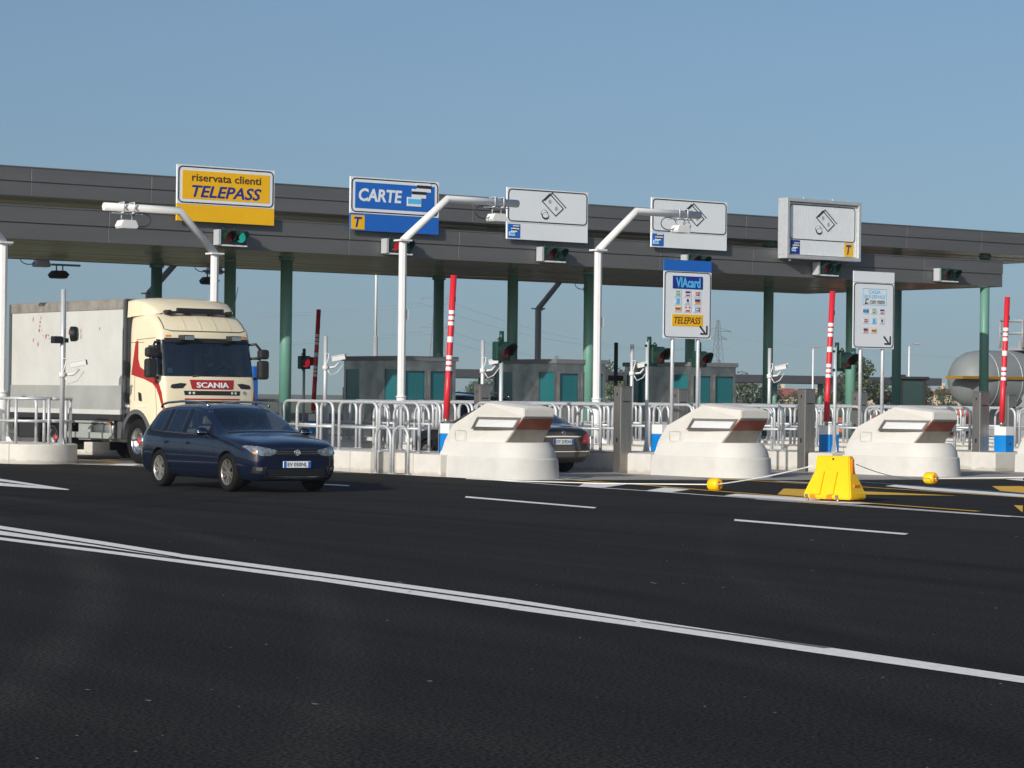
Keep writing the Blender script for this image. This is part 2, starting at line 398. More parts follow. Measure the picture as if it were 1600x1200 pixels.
# ---------------------------------------------------------------- the ground
def sheet(name, pts, z, mt, kind='structure'):
    o = MB().poly([(x, y, z) for x, y in pts]).build(name, mt); return tag(o, kind=kind)
sheet('field', [(-4000,-4000), (9000,-4000), (9000,9000), (-4000,9000)], -.06, 'field')
sheet('asphalt_road', [(-60,-30), (140,-30), (140,86), (-60,86)], 0, 'asphalt')
sheet('lane_apron', [(24,57), (27,56.7), (28.2,53.7), (31.3,51), (31.3,46.3), (31.9,42.0), (34,41.8), (36.5,40.9), (42.4,39.9), (48,39.3), (66,39), (66,78), (24,78)], .004, 'apron')
sheet('far_road', [(60,86), (260,150), (300,205), (120,205)], -.03, 'asphalt')
# painted markings, each group a single sheet laid 4 mm above what is below it
def marks(name, polys, mt, z):
    mb = MB()
    for i, p in enumerate(polys): mb.poly([(x, y, z+.0006*(i % 5)) for x, y in p])
    return tag(mb.build(name, mt), kind='structure')
upA = [(20.6,62), (17.2,47), (14.95,34.4), (14.27,29.89), (13.83,26.53), (13.45,23.92), (13.22,20.93), (12.9,17.49), (12.58,15.45), (12.26,13.03), (12.01,11.09), (11.3,6)]
upB = [(20.2,61.5), (16.85,46.5), (14.58,33.7), (13.93,29.17), (13.52,25.95), (13.17,23.43), (12.96,20.53), (12.67,17.18), (12.42,15.21)]
loA = [(19.3,61), (15.9,46), (13.72,31.8), (13.15,27.55), (13.06,25.13), (12.98,23.16), (12.85,20.35), (12.56,17.03), (12.39,15.19)]
loB = [(19.05,60.5), (15.6,45.5), (13.47,31.2), (12.91,27.04), (12.83,24.63), (12.74,22.7), (12.59,19.93), (12.27,16.65), (12.15,14.97), (11.90,12.63), (11.73,10.83), (11.05,6)]
def strip(a, b): return [[a[i], a[i+1], b[i+1], b[i]] for i in range(len(a)-1)]
marks('solid_white_lines', strip(upA[:9], upB)+strip(loA, loB[:9])+strip(upA[8:], loB[8:])+[[(20.0,61.3), (16.65,46.3), (14.38,33.2), (13.75,28.8), (13.40,25.73), (13.07,23.32), (13.25,25.41), (13.36,27.95), (13.93,32.2), (16.1,46.1), (19.5,61.1)]], 'line', .004)
marks('worn_line_gap', [[(12.42,15.21), (12.25,13.0), (12.18,13.0), (12.39,15.19)]], 'oldline', .010)
def line(pts, wd):
    out = []
    for a, b in zip(pts, pts[1:]):
        d = Vector((b[0]-a[0], b[1]-a[1])).normalized(); n = Vector((-d.y, d.x))*wd/2
        out.append([(a[0]+n.x, a[1]+n.y), (a[0]-n.x, a[1]-n.y), (b[0]-n.x, b[1]-n.y), (b[0]+n.x, b[1]+n.y)])
    return out
edge = [(24,58.5), (27.2,56.3), (28.35,53.1), (29.5,50.4), (30.95,46.6), (31.0,43.5), (30.35,39.63), (30.05,36.83), (29.69,34.37), (29.42,31.5), (28.64,26.44), (27.9,21)]
marks('white_edge_line', line(edge, .13)+line([(29.35,33.0), (29.02,30.2), (28.55,26.6)], .08), 'line', .009)
hat = [[(30.12,38.78), (31.69,40.54), (32.1,39.69), (30.36,38.28)], [(30.05,36.72), (31.47,37.91), (31.23,36.89), (30.0,35.94)],
       [(29.85,34.36), (30.65,34.97), (30.58,33.13), (29.9,30.8), (29.58,31.0), (29.6,32.2)],
       [(28.2,53.49), (28.9,54.3), (29.3,54.0), (28.5,52.85)], [(29.3,51.2), (30.4,52.2), (30.8,51.7), (29.5,50.6)],
       [(32.2,43.2), (33.6,44.2), (33.9,43.4), (32.2,42.0)]]
marks('white_hatching', hat, 'line', .011)
marks('amber_lane_line', line([(32.9,44.2), (32.42,41.83), (31.9,38.99), (31.21,36.33), (30.50,32.87), (30.02,31.1), (29.46,28.1)], .14)+
      line([(36.15,42.5), (35.94,40.85), (35.65,38.47), (35.5,37.0), (35.2,35.01), (34.62,31.97), (33.9,28.6)], .14)+
      line([(30.2,60), (29.4,55.2), (28.6,54.6)], .14), 'amber', .013)
marks('amber_arrows', [[(31.27,34.59), (33.48,36.86), (33.99,35.28), (34.11,33.04), (32.8,34.09), (31.06,33.69)],
      [(38.73,36.58), (39.4,36.38), (36.34,33.37), (36.83,34.57)], [(31.88,29.63), (31.93,29.48), (29.93,27.64)]], 'amber', .006)
marks('white_lane_wedge', [[(36.49,37.26), (37.25,37.77), (35.83,33.08), (35.2,29.6), (34.5,29.8), (34.86,32.19), (35.61,35.26)], [(42.43,39.68), (43.58,40.24), (42.32,39.08), (40,34), (39.7,34.1)]]
      +line([(36.3,40.22), (36.33,38.4)], .2), 'line', .008)
marks('blue_lane_line', line([(37.9,40.4), (37.62,39.19), (36.99,36.58), (36.1,33.3), (35.4,29.8)], .1)+line([(43.6,40.5), (43.2,39.2), (41.5,34.5)], .1), 'bluepaint', .015)
marks('white_dashes', [[(25.47,35.79), (24.82,31.48), (24.55,31.2), (25.1,35.3)], [(24.24,27.68), (23.73,23.81), (23.46,23.6), (23.90,27.3)], [(26.34,41.7), (26.43,40.8), (26.16,40.4), (26.07,41.2)],
      [(21.89,45.86), (20.62,40.48), (20.45,40.21), (21.28,44.57)], [(20.91,43.79), (20.77,41.99), (20.45,40.15), (20.3,41.3), (20.2,42.76)]], 'line', .004)
# scattered grit and leaf litter on the asphalt
mb = MB()
for i in range(190):
    d = random.uniform(9, 34); a = random.uniform(-.2, .2)
    X = a*d; x = math.cos(PHI)*X+math.sin(PHI)*d; y = math.cos(PHI)*d-math.sin(PHI)*X
    s_ = random.uniform(.004, .011)*(1+(random.random() < .06)*2.5); t_ = random.uniform(0, 3)
    mb.poly([(x+s_*math.cos(t_+k), y+s_*1.3*math.sin(t_+k), .006+.5*s_*random.random()) for k in (0, 1.4, 2.9, 4.4)])
tag(mb.build('road_grit', mat('grit_and_dry_leaf', (.26,.22,.16), .9, ns=3, na=.5)), kind='stuff')
# ---------------------------------------------------------------- kerb islands
AX = dict(L=27.5, b1=32.2, b2=37.5, b3=42.85, b4=48.2, b5=53.5, b6=58.8)
IH = .45
def arc(cx, cy, r, a0, a1, n=12): return [(cx+r*math.cos(R(a0+(a1-a0)*i/n)), cy+r*math.sin(R(a0+(a1-a0)*i/n))) for i in range(n+1)]
def island(out, label):
    mb = MB(); n = len(out); b = .03
    cx = sum(p[0] for p in out)/n
    mb.prism(out, 'z', -.05, IH)
    bmE = [e for e in mb.bm.edges if all(abs(v.co.z-IH) < 1e-4 for v in e.verts)]
    bmesh.ops.bevel(mb.bm, geom=bmE, offset=.035, segments=3, affect='EDGES', profile=.5)
    return tag(mb.build('kerb_island', 'kerb', smooth=28), label, 'traffic island', 'raised concrete islands between the toll lanes')
island(arc(27.45, 55.6, .95, 180, 360)+[(28.4,76), (26.5,76)], 'rounded end of a raised concrete island in front of the truck, carrying a curved rail')
island([(31.1,44.6), (33.15,44.6), (33.15,76), (32.45,76), (32.45,51.5), (31.1,51.3), (31.1,47.2), (31.7,47.1), (31.7,45.75), (31.1,45.65)], 'concrete kerb island with a notch, behind the dark blue car')
def mid_island(a, label):
    island([(a-.86,44.6), (a+.9,44.6), (a+.9,57.6), (a+1.15,58.4), (a+1.15,76), (a-.9,76), (a-.9,57.5), (a-.35,57), (a-.35,45.5), (a-.86,45.4)], label)
mid_island(AX['b2'], 'concrete kerb island carrying the blue-topped card sign and the middle white bumper')
mid_island(AX['b3'], 'concrete kerb island carrying the self-service sign and the bumper behind the yellow barrier')
mid_island(AX['b4'], 'concrete kerb island at the right edge with the rightmost red and white barrier')
mid_island(AX['b5'], 'concrete kerb island mostly hidden behind the third white bumper')
mid_island(AX['b6'], 'farthest concrete kerb island, seen between the bumpers at the right')
# ---------------------------------------------------------------- crash bumpers at the island noses
def bumper(a, y0, label):
    e = empty('crash_bumper', (a, y0, 0), label, 'crash bumper', 'white concrete crash bumpers on the island noses')
    def plan(hw, front, back, n=36):   # outline with rounded nose towards -y
        r = hw*.92
        pts = [(hw, back)]
        for i in range(n+1):
            t = R(-180*i/n); pts.append((hw*math.cos(t), front+r+r*math.sin(t)))
        pts.append((-hw, back)); return pts
    L = 2.9
    mb = MB()
    lo = plan(.86, 0, L); lo2 = plan(.83, .05, L); 
    prof = [(plan(.75, .20, L), -.03), (plan(.74, .22, L), .06), (plan(.725, .25, L), .40), (plan(.705, .27, L), .43)]
    def stack(mb, prof):
        rg = [[mb.bm.verts.new((x, y, z)) for x, y in p] for p, z in prof]
        n = len(rg[0])
        for A, B in zip(rg, rg[1:]):
            for k in range(n):
                fa = mb.bm.faces.new((A[k], A[(k+1) % n], B[(k+1) % n], B[k])); fa.smooth = False; fa.material_index = mb.mi
        mb.bm.faces.new(rg[-1]); mb.bm.faces.new(rg[0][::-1])
    stack(mb, prof)
    b = mb.build('base', 'bumperbase', e, smooth=28)
    mb = MB()
    stack(mb, [(plan(.69, .29, 2.85), .431), (plan(.685, .30, 2.85), .50), (plan(.655, .34, 2.75), .60), (plan(.60, .40, 2.7), .69), (plan(.565, .44, 2.65), .735)])
    mb.build('skirt', 'bumper', e, smooth=28)
    # body: side profile widening to the back
    st = [(.44,.42,.0), (.62,.46,.0)]
    def hw(y): return .36+.19*min(1, max(0, (y-.35)/1.1))
    prof = [(.92,.70), (.40,1.25), (.40,1.42), (1.45,1.52), (2.62,1.06), (2.88,.74), (3.02,.44)]
    mb = MB()
    Lf = [mb.bm.verts.new((-hw(y)-.02*(1.5-z), y, z)) for y, z in prof]; Rt = [mb.bm.verts.new((hw(y)+.02*(1.5-z), y, z)) for y, z in prof]
    # chamfered shoulders: ridge is narrower than the flank
    top = [2, 3, 4]
    Li = {i: mb.bm.verts.new((-hw(prof[i][0])+.18, prof[i][0]+(.0 if i > 2 else .04), prof[i][1]+.045)) for i in top}
    Ri = {i: mb.bm.verts.new((hw(prof[i][0])-.18, prof[i][0]+(.0 if i > 2 else .04), prof[i][1]+.045)) for i in top}
    n = len(prof); F = mb.bm.faces.new
    F(Lf); F(Rt[::-1])
    for i, j in ((0,1), (1,2)): F((Lf[i], Rt[i], Rt[j], Lf[j]))
    F((Lf[2], Rt[2], Ri[2], Li[2]))
    for i, j in ((2,3), (3,4)):
        F((Li[i], Ri[i], Ri[j], Li[j])); F((Lf[i], Li[i], Li[j], Lf[j])); F((Ri[i], Rt[i], Rt[j], Ri[j]))
    F((Lf[4], Li[4], Lf[5])); F((Rt[4], Ri[4], Rt[5])); F((Li[4], Ri[4], Rt[5], Lf[5]))
    F((Lf[5], Rt[5], Rt[6], Lf[6])); F((Lf[6], Rt[6], Rt[0], Lf[0]))
    bmesh.ops.recalc_face_normals(mb.bm, faces=mb.bm.faces)
    bmesh.ops.bevel(mb.bm, geom=list(mb.bm.edges), offset=.015, segments=2, affect='EDGES')
    body = mb.build('body', 'bumper', e)
    # lamp strips on both flanks, with steel frames
    for sd in (-1, 1):
        mb = MB(); mo = MB()
        def q(y, z, o): return (sd*(hw(y)+.02*(1.5-z)+o), y, z)
        O = [(.46,1.24), (1.72,1.24), (1.93,.99), (.64,.99)]; I = [(.56,1.19), (1.66,1.19), (1.79,1.04), (.68,1.04)]
        for k in range(4):
            j = (k+1) % 4
            mb.poly([q(*O[k], .02), q(*O[j], .02), q(*I[j], .02), q(*I[k], .02)])
            mb.poly([q(*O[k], .02), q(*O[j], .02), q(*O[j], -.03), q(*O[k], -.03)])
            mb.poly([q(*I[k], .02), q(*I[j], .02), q(*I[j], -.01), q(*I[k], -.01)])
        fr = mb.build('lamp_frame', 'steel', e)
        for k in range(4):
            j = (k+1) % 4; mo.poly([q(*I[k], .008), q(*I[j], .008), q(*I[j], -.02), q(*I[k], -.02)])
        mo.poly([q(*p, .008) for p in I]); mo.build('lamp_strip', 'lampwhite', fr)
    # front: brown red reflective panel under the beak and a grey steel sheet below it
    def fp(s0, s1, hh, o):   # along the raked front face, s from top (0) to bottom (1)
        a0 = Vector((0, .40, 1.25)); a1 = Vector((0, .92, .70)); nrm = Vector((0, -.55, -.52)).normalized()
        p = a0.lerp(a1, s0)+nrm*o; p1 = a0.lerp(a1, s1)+nrm*o
        h0 = hw(p.y)+.006; h1 = hw(p1.y)+.006
        return [(-h0, p.y, p.z), (h0, p.y, p.z), (h1, p1.y, p1.z), (-h1, p1.y, p1.z)]
    def slab(s0, s1, name, mt):
        mb = MB(); A = fp(s0, s1, 0, .012); B = fp(s0, s1, 0, -.01)
        mb.poly(A)
        for k in range(4): mb.poly([A[k], A[(k+1) % 4], B[(k+1) % 4], B[k]])
        mb.build(name, mt, e)
    slab(.07, .44, 'reflector', 'reflector'); slab(.0, .06, 'trim', 'steel'); slab(.45, .99, 'front_sheet', 'nosesheet')
    # access hatch outline on the flank
    mb = MB()
    for (ya, yb, za, zb) in ((2.15,2.5,.955,.96), (2.15,2.5,.75,.755), (2.15,2.155,.75,.96), (2.495,2.5,.75,.96)):
        mb.box(-hw(2.3)-.022, -hw(2.3)-.012, ya, yb, za, zb)
    mb.build('hatch', 'bumperbase', e)
    return e
bumper(AX['b1']-.22, 42.05, 'white concrete crash bumper left of the black saloon, nearest to the blue car')
bumper(AX['b2']-.2, 41.6, 'white concrete crash bumper below the blue-topped card sign')
bumper(AX['b3']-.25, 41.25, 'white concrete crash bumper right behind the yellow plastic barrier')
bumper(AX['b4']-.1, 41.1, 'white concrete crash bumper cut off by the right edge of the picture')
# ---------------------------------------------------------------- canopies
def canopy(name, x0, x1, y0, y1, z0, h, label):
    e = empty(name, ((x0+x1)/2, y0, z0), label, 'canopy'); ox = (x0+x1)/2
    a, b = x0-ox, x1-ox; d = y1-y0
    mb = MB(); mb.box(a+.02, b-.02, .02, d-.02, .05, h-.04); mb.build('roof_deck', 'rooftop', e)
    mb = MB()
    half = h*.5
    x = a; 
    while x < b-.01:
        xe = min(x+3.6, b)
        mb.box(x+.006, xe-.006, -.02, .02, 0, half-.012, .004, 1); mb.box(x+.006, xe-.006, -.045, .02, half+.012, h, .006, 1)
        mb.box(x+.006, xe-.006, d-.02, d+.02, 0, h, .004, 1)
        x = xe
    for xx in (a, b):
        mb.box(xx-.02, xx+.02, .03, d-.03, 0, h)
    mb.box(a-.02, b+.02, -.06, .14, h, h+.03)
    mb.build('fascia', 'fascia', e)
    mb = MB(); y = .03
    while y < d-.05:
        y2 = min(y+.285, d-.03); t1 = random.uniform(.004, .022); t2 = random.uniform(.004, .022); mb.prism([(y, t1), (y2, t2), (y2, .05), (y, .05)], 'x', a+.03, b-.03); y += .30
    mb.build('soffit', 'soffit', e)
    return e
canopy('toll_canopy', -8, 64.0, 60.1, 69.4, 5.4, .80, 'long low grey metal canopy over the lanes, carrying the lane signals')
canopy('upper_canopy', -8, 73.6, 64.5, 70.2, 6.82, .75, 'upper grey metal roof behind the overhead signs, reaching beyond the right edge')
# beams hanging below the soffit
def column(x, y, top, label, r=.165):
    e = empty('canopy_column', (x, y, 0), label, 'column', 'green steel columns carrying the canopy')
    MB().cyl((0,0,IH), (0,0,top), r, n=28).build('shaft', 'green', e)
    mb = MB(); mb.cyl((0,0,IH-.02), (0,0,IH+.03), r+.1, n=24); mb.build('base_plate', 'green', e)
    MB().cyl((0,0,top-.10), (0,0,top+.02), r+.05, n=24).build('collar', 'green', e)
    return e
for k, (x, lab) in enumerate([(38.35, 'green column right of the truck, lit at its foot'), (48.9, 'green column just left of the right-hand white gantry post'), (59.6, 'green column directly left of the self-service sign')]):
    column(x, 62.5, 5.42, lab)
for x, lab, top in [(38.5, 'dark green column behind the white post above the truck cab', 6.84), (48.5, 'dark green column above the first black traffic light on a post', 6.84), (59.0, 'dark green column right of the card sign on two posts', 6.84), (69.2, 'isolated green column at the far right under the upper roof only', 6.84)]:
    column(x, 65.8, top, lab)
for x, lab in [(38.0, 'dark green column behind the trailer roof'), (48.1, 'dark green column beside the distant pylon'), (58.5, 'dark green column half hidden behind the card sign on two posts'), (68.8, 'dark green column at the right edge of the self-service sign')]:
    column(x, 69.2 if x < 60 else 69.75, 5.42 if x < 60 else 6.84, lab)
mid_island(64.1, 'concrete kerb island under the right end of the lower canopy')
mid_island(69.2, 'concrete kerb island at the foot of the isolated far column')
# ---------------------------------------------------------------- overhead signs (face -y)
SY = 59.9
def card_symbol(e, x, z, s, y):
    """three stacked cards on a blue square; s = width"""
    mb = MB()
    for k, (dx, dz) in enumerate([(.40,.66), (.20,.42), (0,.10)]):
        mb.box(x+dx*s, x+(dx+.58)*s, y-.008-.002*k, y, z+dz*s*.9, z+(dz+.34)*s*.9)
    mb.build('card_symbol', 'signwhite', e)
    mb = MB()
    for k, (dx, dz) in enumerate([(.40,.66), (.20,.42)]):
        mb.box(x+dx*s, x+(dx+.58)*s, y-.016, y-.001, z+(dz+.14)*s*.9, z+(dz+.25)*s*.9)
    mb.build('card_stripe', 'black', e)
    mb = MB(); mb.box(x+.03*s, x+.55*s, y-.018, y-.001, z+.2*s*.9, z+.38*s*.9); c = mb.build('card_band', 'cyan', e)
def money_symbol(e, x, z, s, y):
    """two banknotes and two coins in outline; x,z centre; s = overall height"""
    def rot(px, pz, a, cx, cz): return (cx+px*math.cos(a)-pz*math.sin(a), cz+px*math.sin(a)+pz*math.cos(a))
    a = R(-45); w_, h_ = .80*s, .44*s
    cx, cz = x+.16*s, z+.10*s
    mb = MB()
    SX = 1.22
    def outl(cx, cz, t, n0=0, n1=4):
        c = [(cx+(p_[0]-cx)*SX, p_[1]) for p_ in [rot(px, pz, a, cx, cz) for px, pz in ((-w_/2,-h_/2), (w_/2,-h_/2), (w_/2,h_/2), (-w_/2,h_/2))]]
        for i in range(n0, n1):
            p, q = Vector(c[i]), Vector(c[(i+1) % 4]); d = (q-p).normalized(); n = Vector((-d.y, d.x))*t/2; p = p-d*t/2; q = q+d*t/2
            mb.prism([p+n, p-n, q-n, q+n], 'y', y-.008-.001*i, y)
    outl(cx, cz, .036*s)
    c2x, c2z = cx+.13*s, cz+.05*s
    outl(c2x, c2z, .0361*s, 2, 4)
    mb.build('banknote_symbol', 'black', e)
    mb = MB()
    for t in (-.19, .19):
        p = rot(t*s, 0, a, cx, cz); p = (cx+(p[0]-cx)*SX, p[1])
        mb.prism([(p[0]+.075*s*math.cos(R(20*k)), p[1]+.085*s*math.sin(R(20*k))) for k in range(18)], 'y', y-.009, y)
    mb.build('banknote_dots', 'signgrey', e)
    mb = MB(); cx, cz = x-.26*s, z-.26*s
    for (dx, dz) in ((0, 0), (.05*s, -.10*s)):
        mb.prism([(cx+dx+.17*s*math.cos(R(15*k)), cz+dz+.14*s*math.sin(R(15*k))) for k in range(24)], 'y', y-.010-.004*(dx > 0), y)
    c = mb.build('coin_symbol', 'black', e)
    mb = MB()
    for (dx, dz) in ((-.015*s, .025*s), (.055*s, -.075*s)):
        mb.prism([(cx+dx+.14*s*math.cos(R(15*k)), cz+dz+.10*s*math.sin(R(15*k))) for k in range(24)], 'y', y-.012-.006*(dx > 0), y)
    mb.build('coin_face', 'signwhite', e)
def over_sign(x0, x1, z0, z1, plate, label, split, bottom):
    """plate: part above split is the framed panel, part below it the plain strip"""
    e = empty('overhead_sign', ((x0+x1)/2, SY, z0), label, 'road sign', 'overhead lane signs on the canopy edge')
    w2 = (x1-x0)/2; h = z1-z0; sp = h*split
    MB().box(-w2, w2, 0, .05, sp+.003, h).build('panel', plate, e)
    MB().box(-w2, w2, 0, .05, 0, sp-.003).build('lower_strip', bottom, e)
    mb = MB()
    for xx in (-w2*.6, w2*.6): mb.box(xx-.04, xx+.04, .052, .12, .02, h-.05); mb.box(xx-.04, xx+.04, .12, .45, .05, .13)
    mb.box(-w2+.05, w2-.05, .052, .09, h*.3, h*.3+.06); mb.box(-w2+.05, w2-.05, .052, .09, h*.8, h*.8+.06)
    mb.build('bracket', 'galv', e)
    mb = MB(); O = rrect(-w2+.03, w2-.03, sp+.03, h-.03, .13); I = rrect(-w2+.06, w2-.06, sp+.06, h-.06, .10)
    ring(mb, O, I, -.007, .0); mb.build('border', 'black', e)
    return e, w2, h, sp
e, w2, h, sp = over_sign(33.45, 36.35, 6.06, 7.50, 'signwhite', 'yellow overhead sign reading riservata clienti TELEPASS', .30, 'yellow')
MB().box(-w2+.15, w2-.15, -.006, .001, sp+.14, h-.14).build('yellow_field', 'yellow', e)
text('lettering', 'riservata clienti', -1.02, 1.04, sp+.60, sp+.80, -.0065, 'brownink', e, bold=.02)
text('lettering', 'TELEPASS', -1.02, 1.05, sp+.19, sp+.50, -.0065, 'navy', e, shear=.25, bold=.022)
e, w2, h, sp = over_sign(38.72, 41.6, 6.06, 7.50, 'signwhite', 'blue overhead sign reading CARTE with a yellow T plate below', .32, 'signblue')
MB().box(-w2+.15, w2-.15, -.006, .001, sp+.14, h-.14).build('blue_field', 'signblue', e)
text('lettering', 'CARTE', -1.18, .22, sp+.33, sp+.68, -.0065, 'signwhite', e, shear=.12, bold=.03)
card_symbol(e, .38, sp+.20, .80, -.0065)
MB().box(-w2+.03, -w2+.46, -.006, .001, .03, sp-.05).build('yellow_plate', 'yellow', e)
text('lettering', 'T', -w2+.12, -w2+.38, .09, sp-.10, -.0065, 'navy', e, shear=.2, bold=.03)
e, w2, h, sp = over_sign(43.92, 46.78, 6.06, 7.50, 'signwhite', 'white overhead sign with banknotes and coins left of the tall right-hand gantry post', .32, 'signwhite')
money_symbol(e, .05, sp+.49, .70, -.001)
MB().box(-w2+.03, -w2+.46, -.006, .001, .03, sp-.04).build('blue_plate', 'signblue', e); card_symbol(e, -w2+.07, .06, .36, -.0065)
e, w2, h, sp = over_sign(49.13, 52.02, 6.06, 7.50, 'signwhite', 'white overhead sign whose banknote symbol is partly covered by a gantry lamp', .30, 'signwhite')
money_symbol(e, .05, sp+.49, .70, -.001)
MB().box(-w2+.03, -w2+.46, -.006, .001, .03, sp-.04).build('blue_plate', 'signblue', e); card_symbol(e, -w2+.07, .06, .36, -.0065)
# fifth sign: a deep metal case with a front of turning slats
x0, x1, z0, z1 = 54.18, 57.24, 5.93, 7.75
e = empty('overhead_sign', ((x0+x1)/2, SY-.28, z0), 'boxed overhead sign with vertical slats in a metal case, rightmost of the row', 'road sign', 'overhead lane signs on the canopy edge')
w2 = (x1-x0)/2; h = z1-z0
mb = MB(); mb.box(-w2, w2, 0, .42, 0, .10, .01); mb.box(-w2, w2, 0, .42, h-.10, h, .01); mb.box(-w2, -w2+.10, 0, .42, .101, h-.101, .01); mb.box(w2-.10, w2, 0, .42, .101, h-.101, .01); mb.box(-w2+.1, w2-.1, .36, .41, .10, h-.10)
mb.build('case', 'galv', e)
mb = MB(); n = 44; pw = (2*w2-.22)/n
for i in range(n): mb.box(-w2+.11+i*pw+.006, -w2+.11+(i+1)*pw-.006, .10, .14, .13, h-.13)
mb.build('slats', 'signwhite', e)
mb = MB(); mb.box(-w2+.1, w2-.1, .145, .16, .10, h-.10); mb.build('slat_backing', mat('slat_backing', (.42,.40,.36), .8), e)
mb = MB(); ring(mb, rrect(-w2+.17, w2-.17, .58, h-.17, .12), rrect(-w2+.195, w2-.195, .605, h-.195, .10), .092, .10); mb.build('border', 'black', e)
money_symbol(e, 0, 1.12, .70, .0985)
MB().box(-w2+.22, -w2+.60, .094, .0995, .14, .56).build('blue_plate', 'navy', e); card_symbol(e, -w2+.25, .19, .33, .0935)
MB().box(w2-.62, w2-.24, .094, .0995, .14, .56).build('yellow_plate', 'yellow', e)
text('lettering', 'T', w2-.54, w2-.32, .20, .50, .0935, 'navy', e, shear=.2, bold=.03)
mb = MB()
for k in (-.7, .5): mb.cyl((k, .2, h-.01), (k, .2, h+.07), .02)
mb.cyl((-w2+.2, .1, -.08), (-w2+.2, .1, .01), .04); mb.box(-w2+.3, w2-.3, .40, .58, .2, .3)
mb.build('fittings', 'galv', e)
# ---------------------------------------------------------------- lane signals on the lower fascia
def visor(mb, x, y, z, r, d):
    n = 12; A = []
    for i in range(n+1):
        t = R(-35+250*i/n); A.append((math.cos(t), math.sin(t)))
    for i in range(n):
        for q in ((r, r), ):
            (c0, s0), (c1, s1) = A[i], A[i+1]
            def dd(s_): return d*(.55+.45*max(0, s_))
            mb.poly([(x+r*c0, y, z+r*s0), (x+r*c1, y, z+r*s1), (x+r*c1, y-dd(s1), z+r*s1), (x+r*c0, y-dd(s0), z+r*s0)])
            mb.poly([(x+(r-.012)*c0, y, z+(r-.012)*s0), (x+(r-.012)*c1, y, z+(r-.012)*s1), (x+(r-.012)*c1, y-dd(s1), z+(r-.012)*s1), (x+(r-.012)*c0, y-dd(s0), z+(r-.012)*s0)])
            mb.poly([(x+r*c0, y-dd(s0), z+r*s0), (x+r*c1, y-dd(s1), z+r*s1), (x+(r-.012)*c1, y-dd(s1), z+(r-.012)*s1), (x+(r-.012)*c0, y-dd(s0), z+(r-.012)*s0)])
def lens(e, x, y, z, r, mt, name):
    mb = MB(); mb.lathe([(.0001, .035), (r*.5, .028), (r*.85, .012), (r, 0), (r, -.02)], (x, y, z), (0,-1,0), n=20); return mb.build(name, mt, e)
def lane_signal(x, label, red, green):
    e = empty('lane_signal', (x-.22, 60.05, 5.48), label, 'traffic light', 'double lane signals on the canopy fascia')
    MB().box(-.46, -.375, -.26, .0, .0, .40, .008).build('side_plate', 'signgrey', e)
    mb = MB(); mb.box(-.372, .40, -.24, -.04, .02, .40, .02); mb.box(-.3, .3, -.04, .0, .12, .3); h_ = mb.build('housing', 'siggreen', e)
    mb = MB()
    for xx in (-.16, .22): visor(mb, xx, -.24, .22, .155, .27)
    mb.build('visor', 'visor', h_)
    lens(e, -.16, -.242, .22, .142, 'redon' if red else 'redoff', 'red_lens'); lens(e, .22, -.242, .22, .142, 'greenon' if green else 'greenoff', 'green_lens')
    mb = MB(); mb.box(-.37, .42, -.24, -.02, -.02, .018); mb.build('bottom_tray', 'white', e)
    mb = MB()
    for xx in (-.25, .1): mb.cyl((xx, -.14, .40), (xx, -.14, .45), .03)
    mb.build('cap', 'siggreen', h_)
for x, lab, r_, g_ in [(35.3, 'fascia signal under the yellow sign with its green lamp lit', 0, 1), (40.5, 'fascia signal partly behind the middle white gantry post with red lamp lit', 1, 0),
                       (45.75, 'fascia signal under the first white sign, dark', 0, 0), (51.05, 'fascia signal directly above the blue-topped card sign', 0, 0),
                       (56.3, 'fascia signal under the boxed slatted sign', 0, 0), (61.5, 'rightmost fascia signal at the end of the lower canopy', 0, 0)]:
    lane_signal(x, lab, r_, g_)
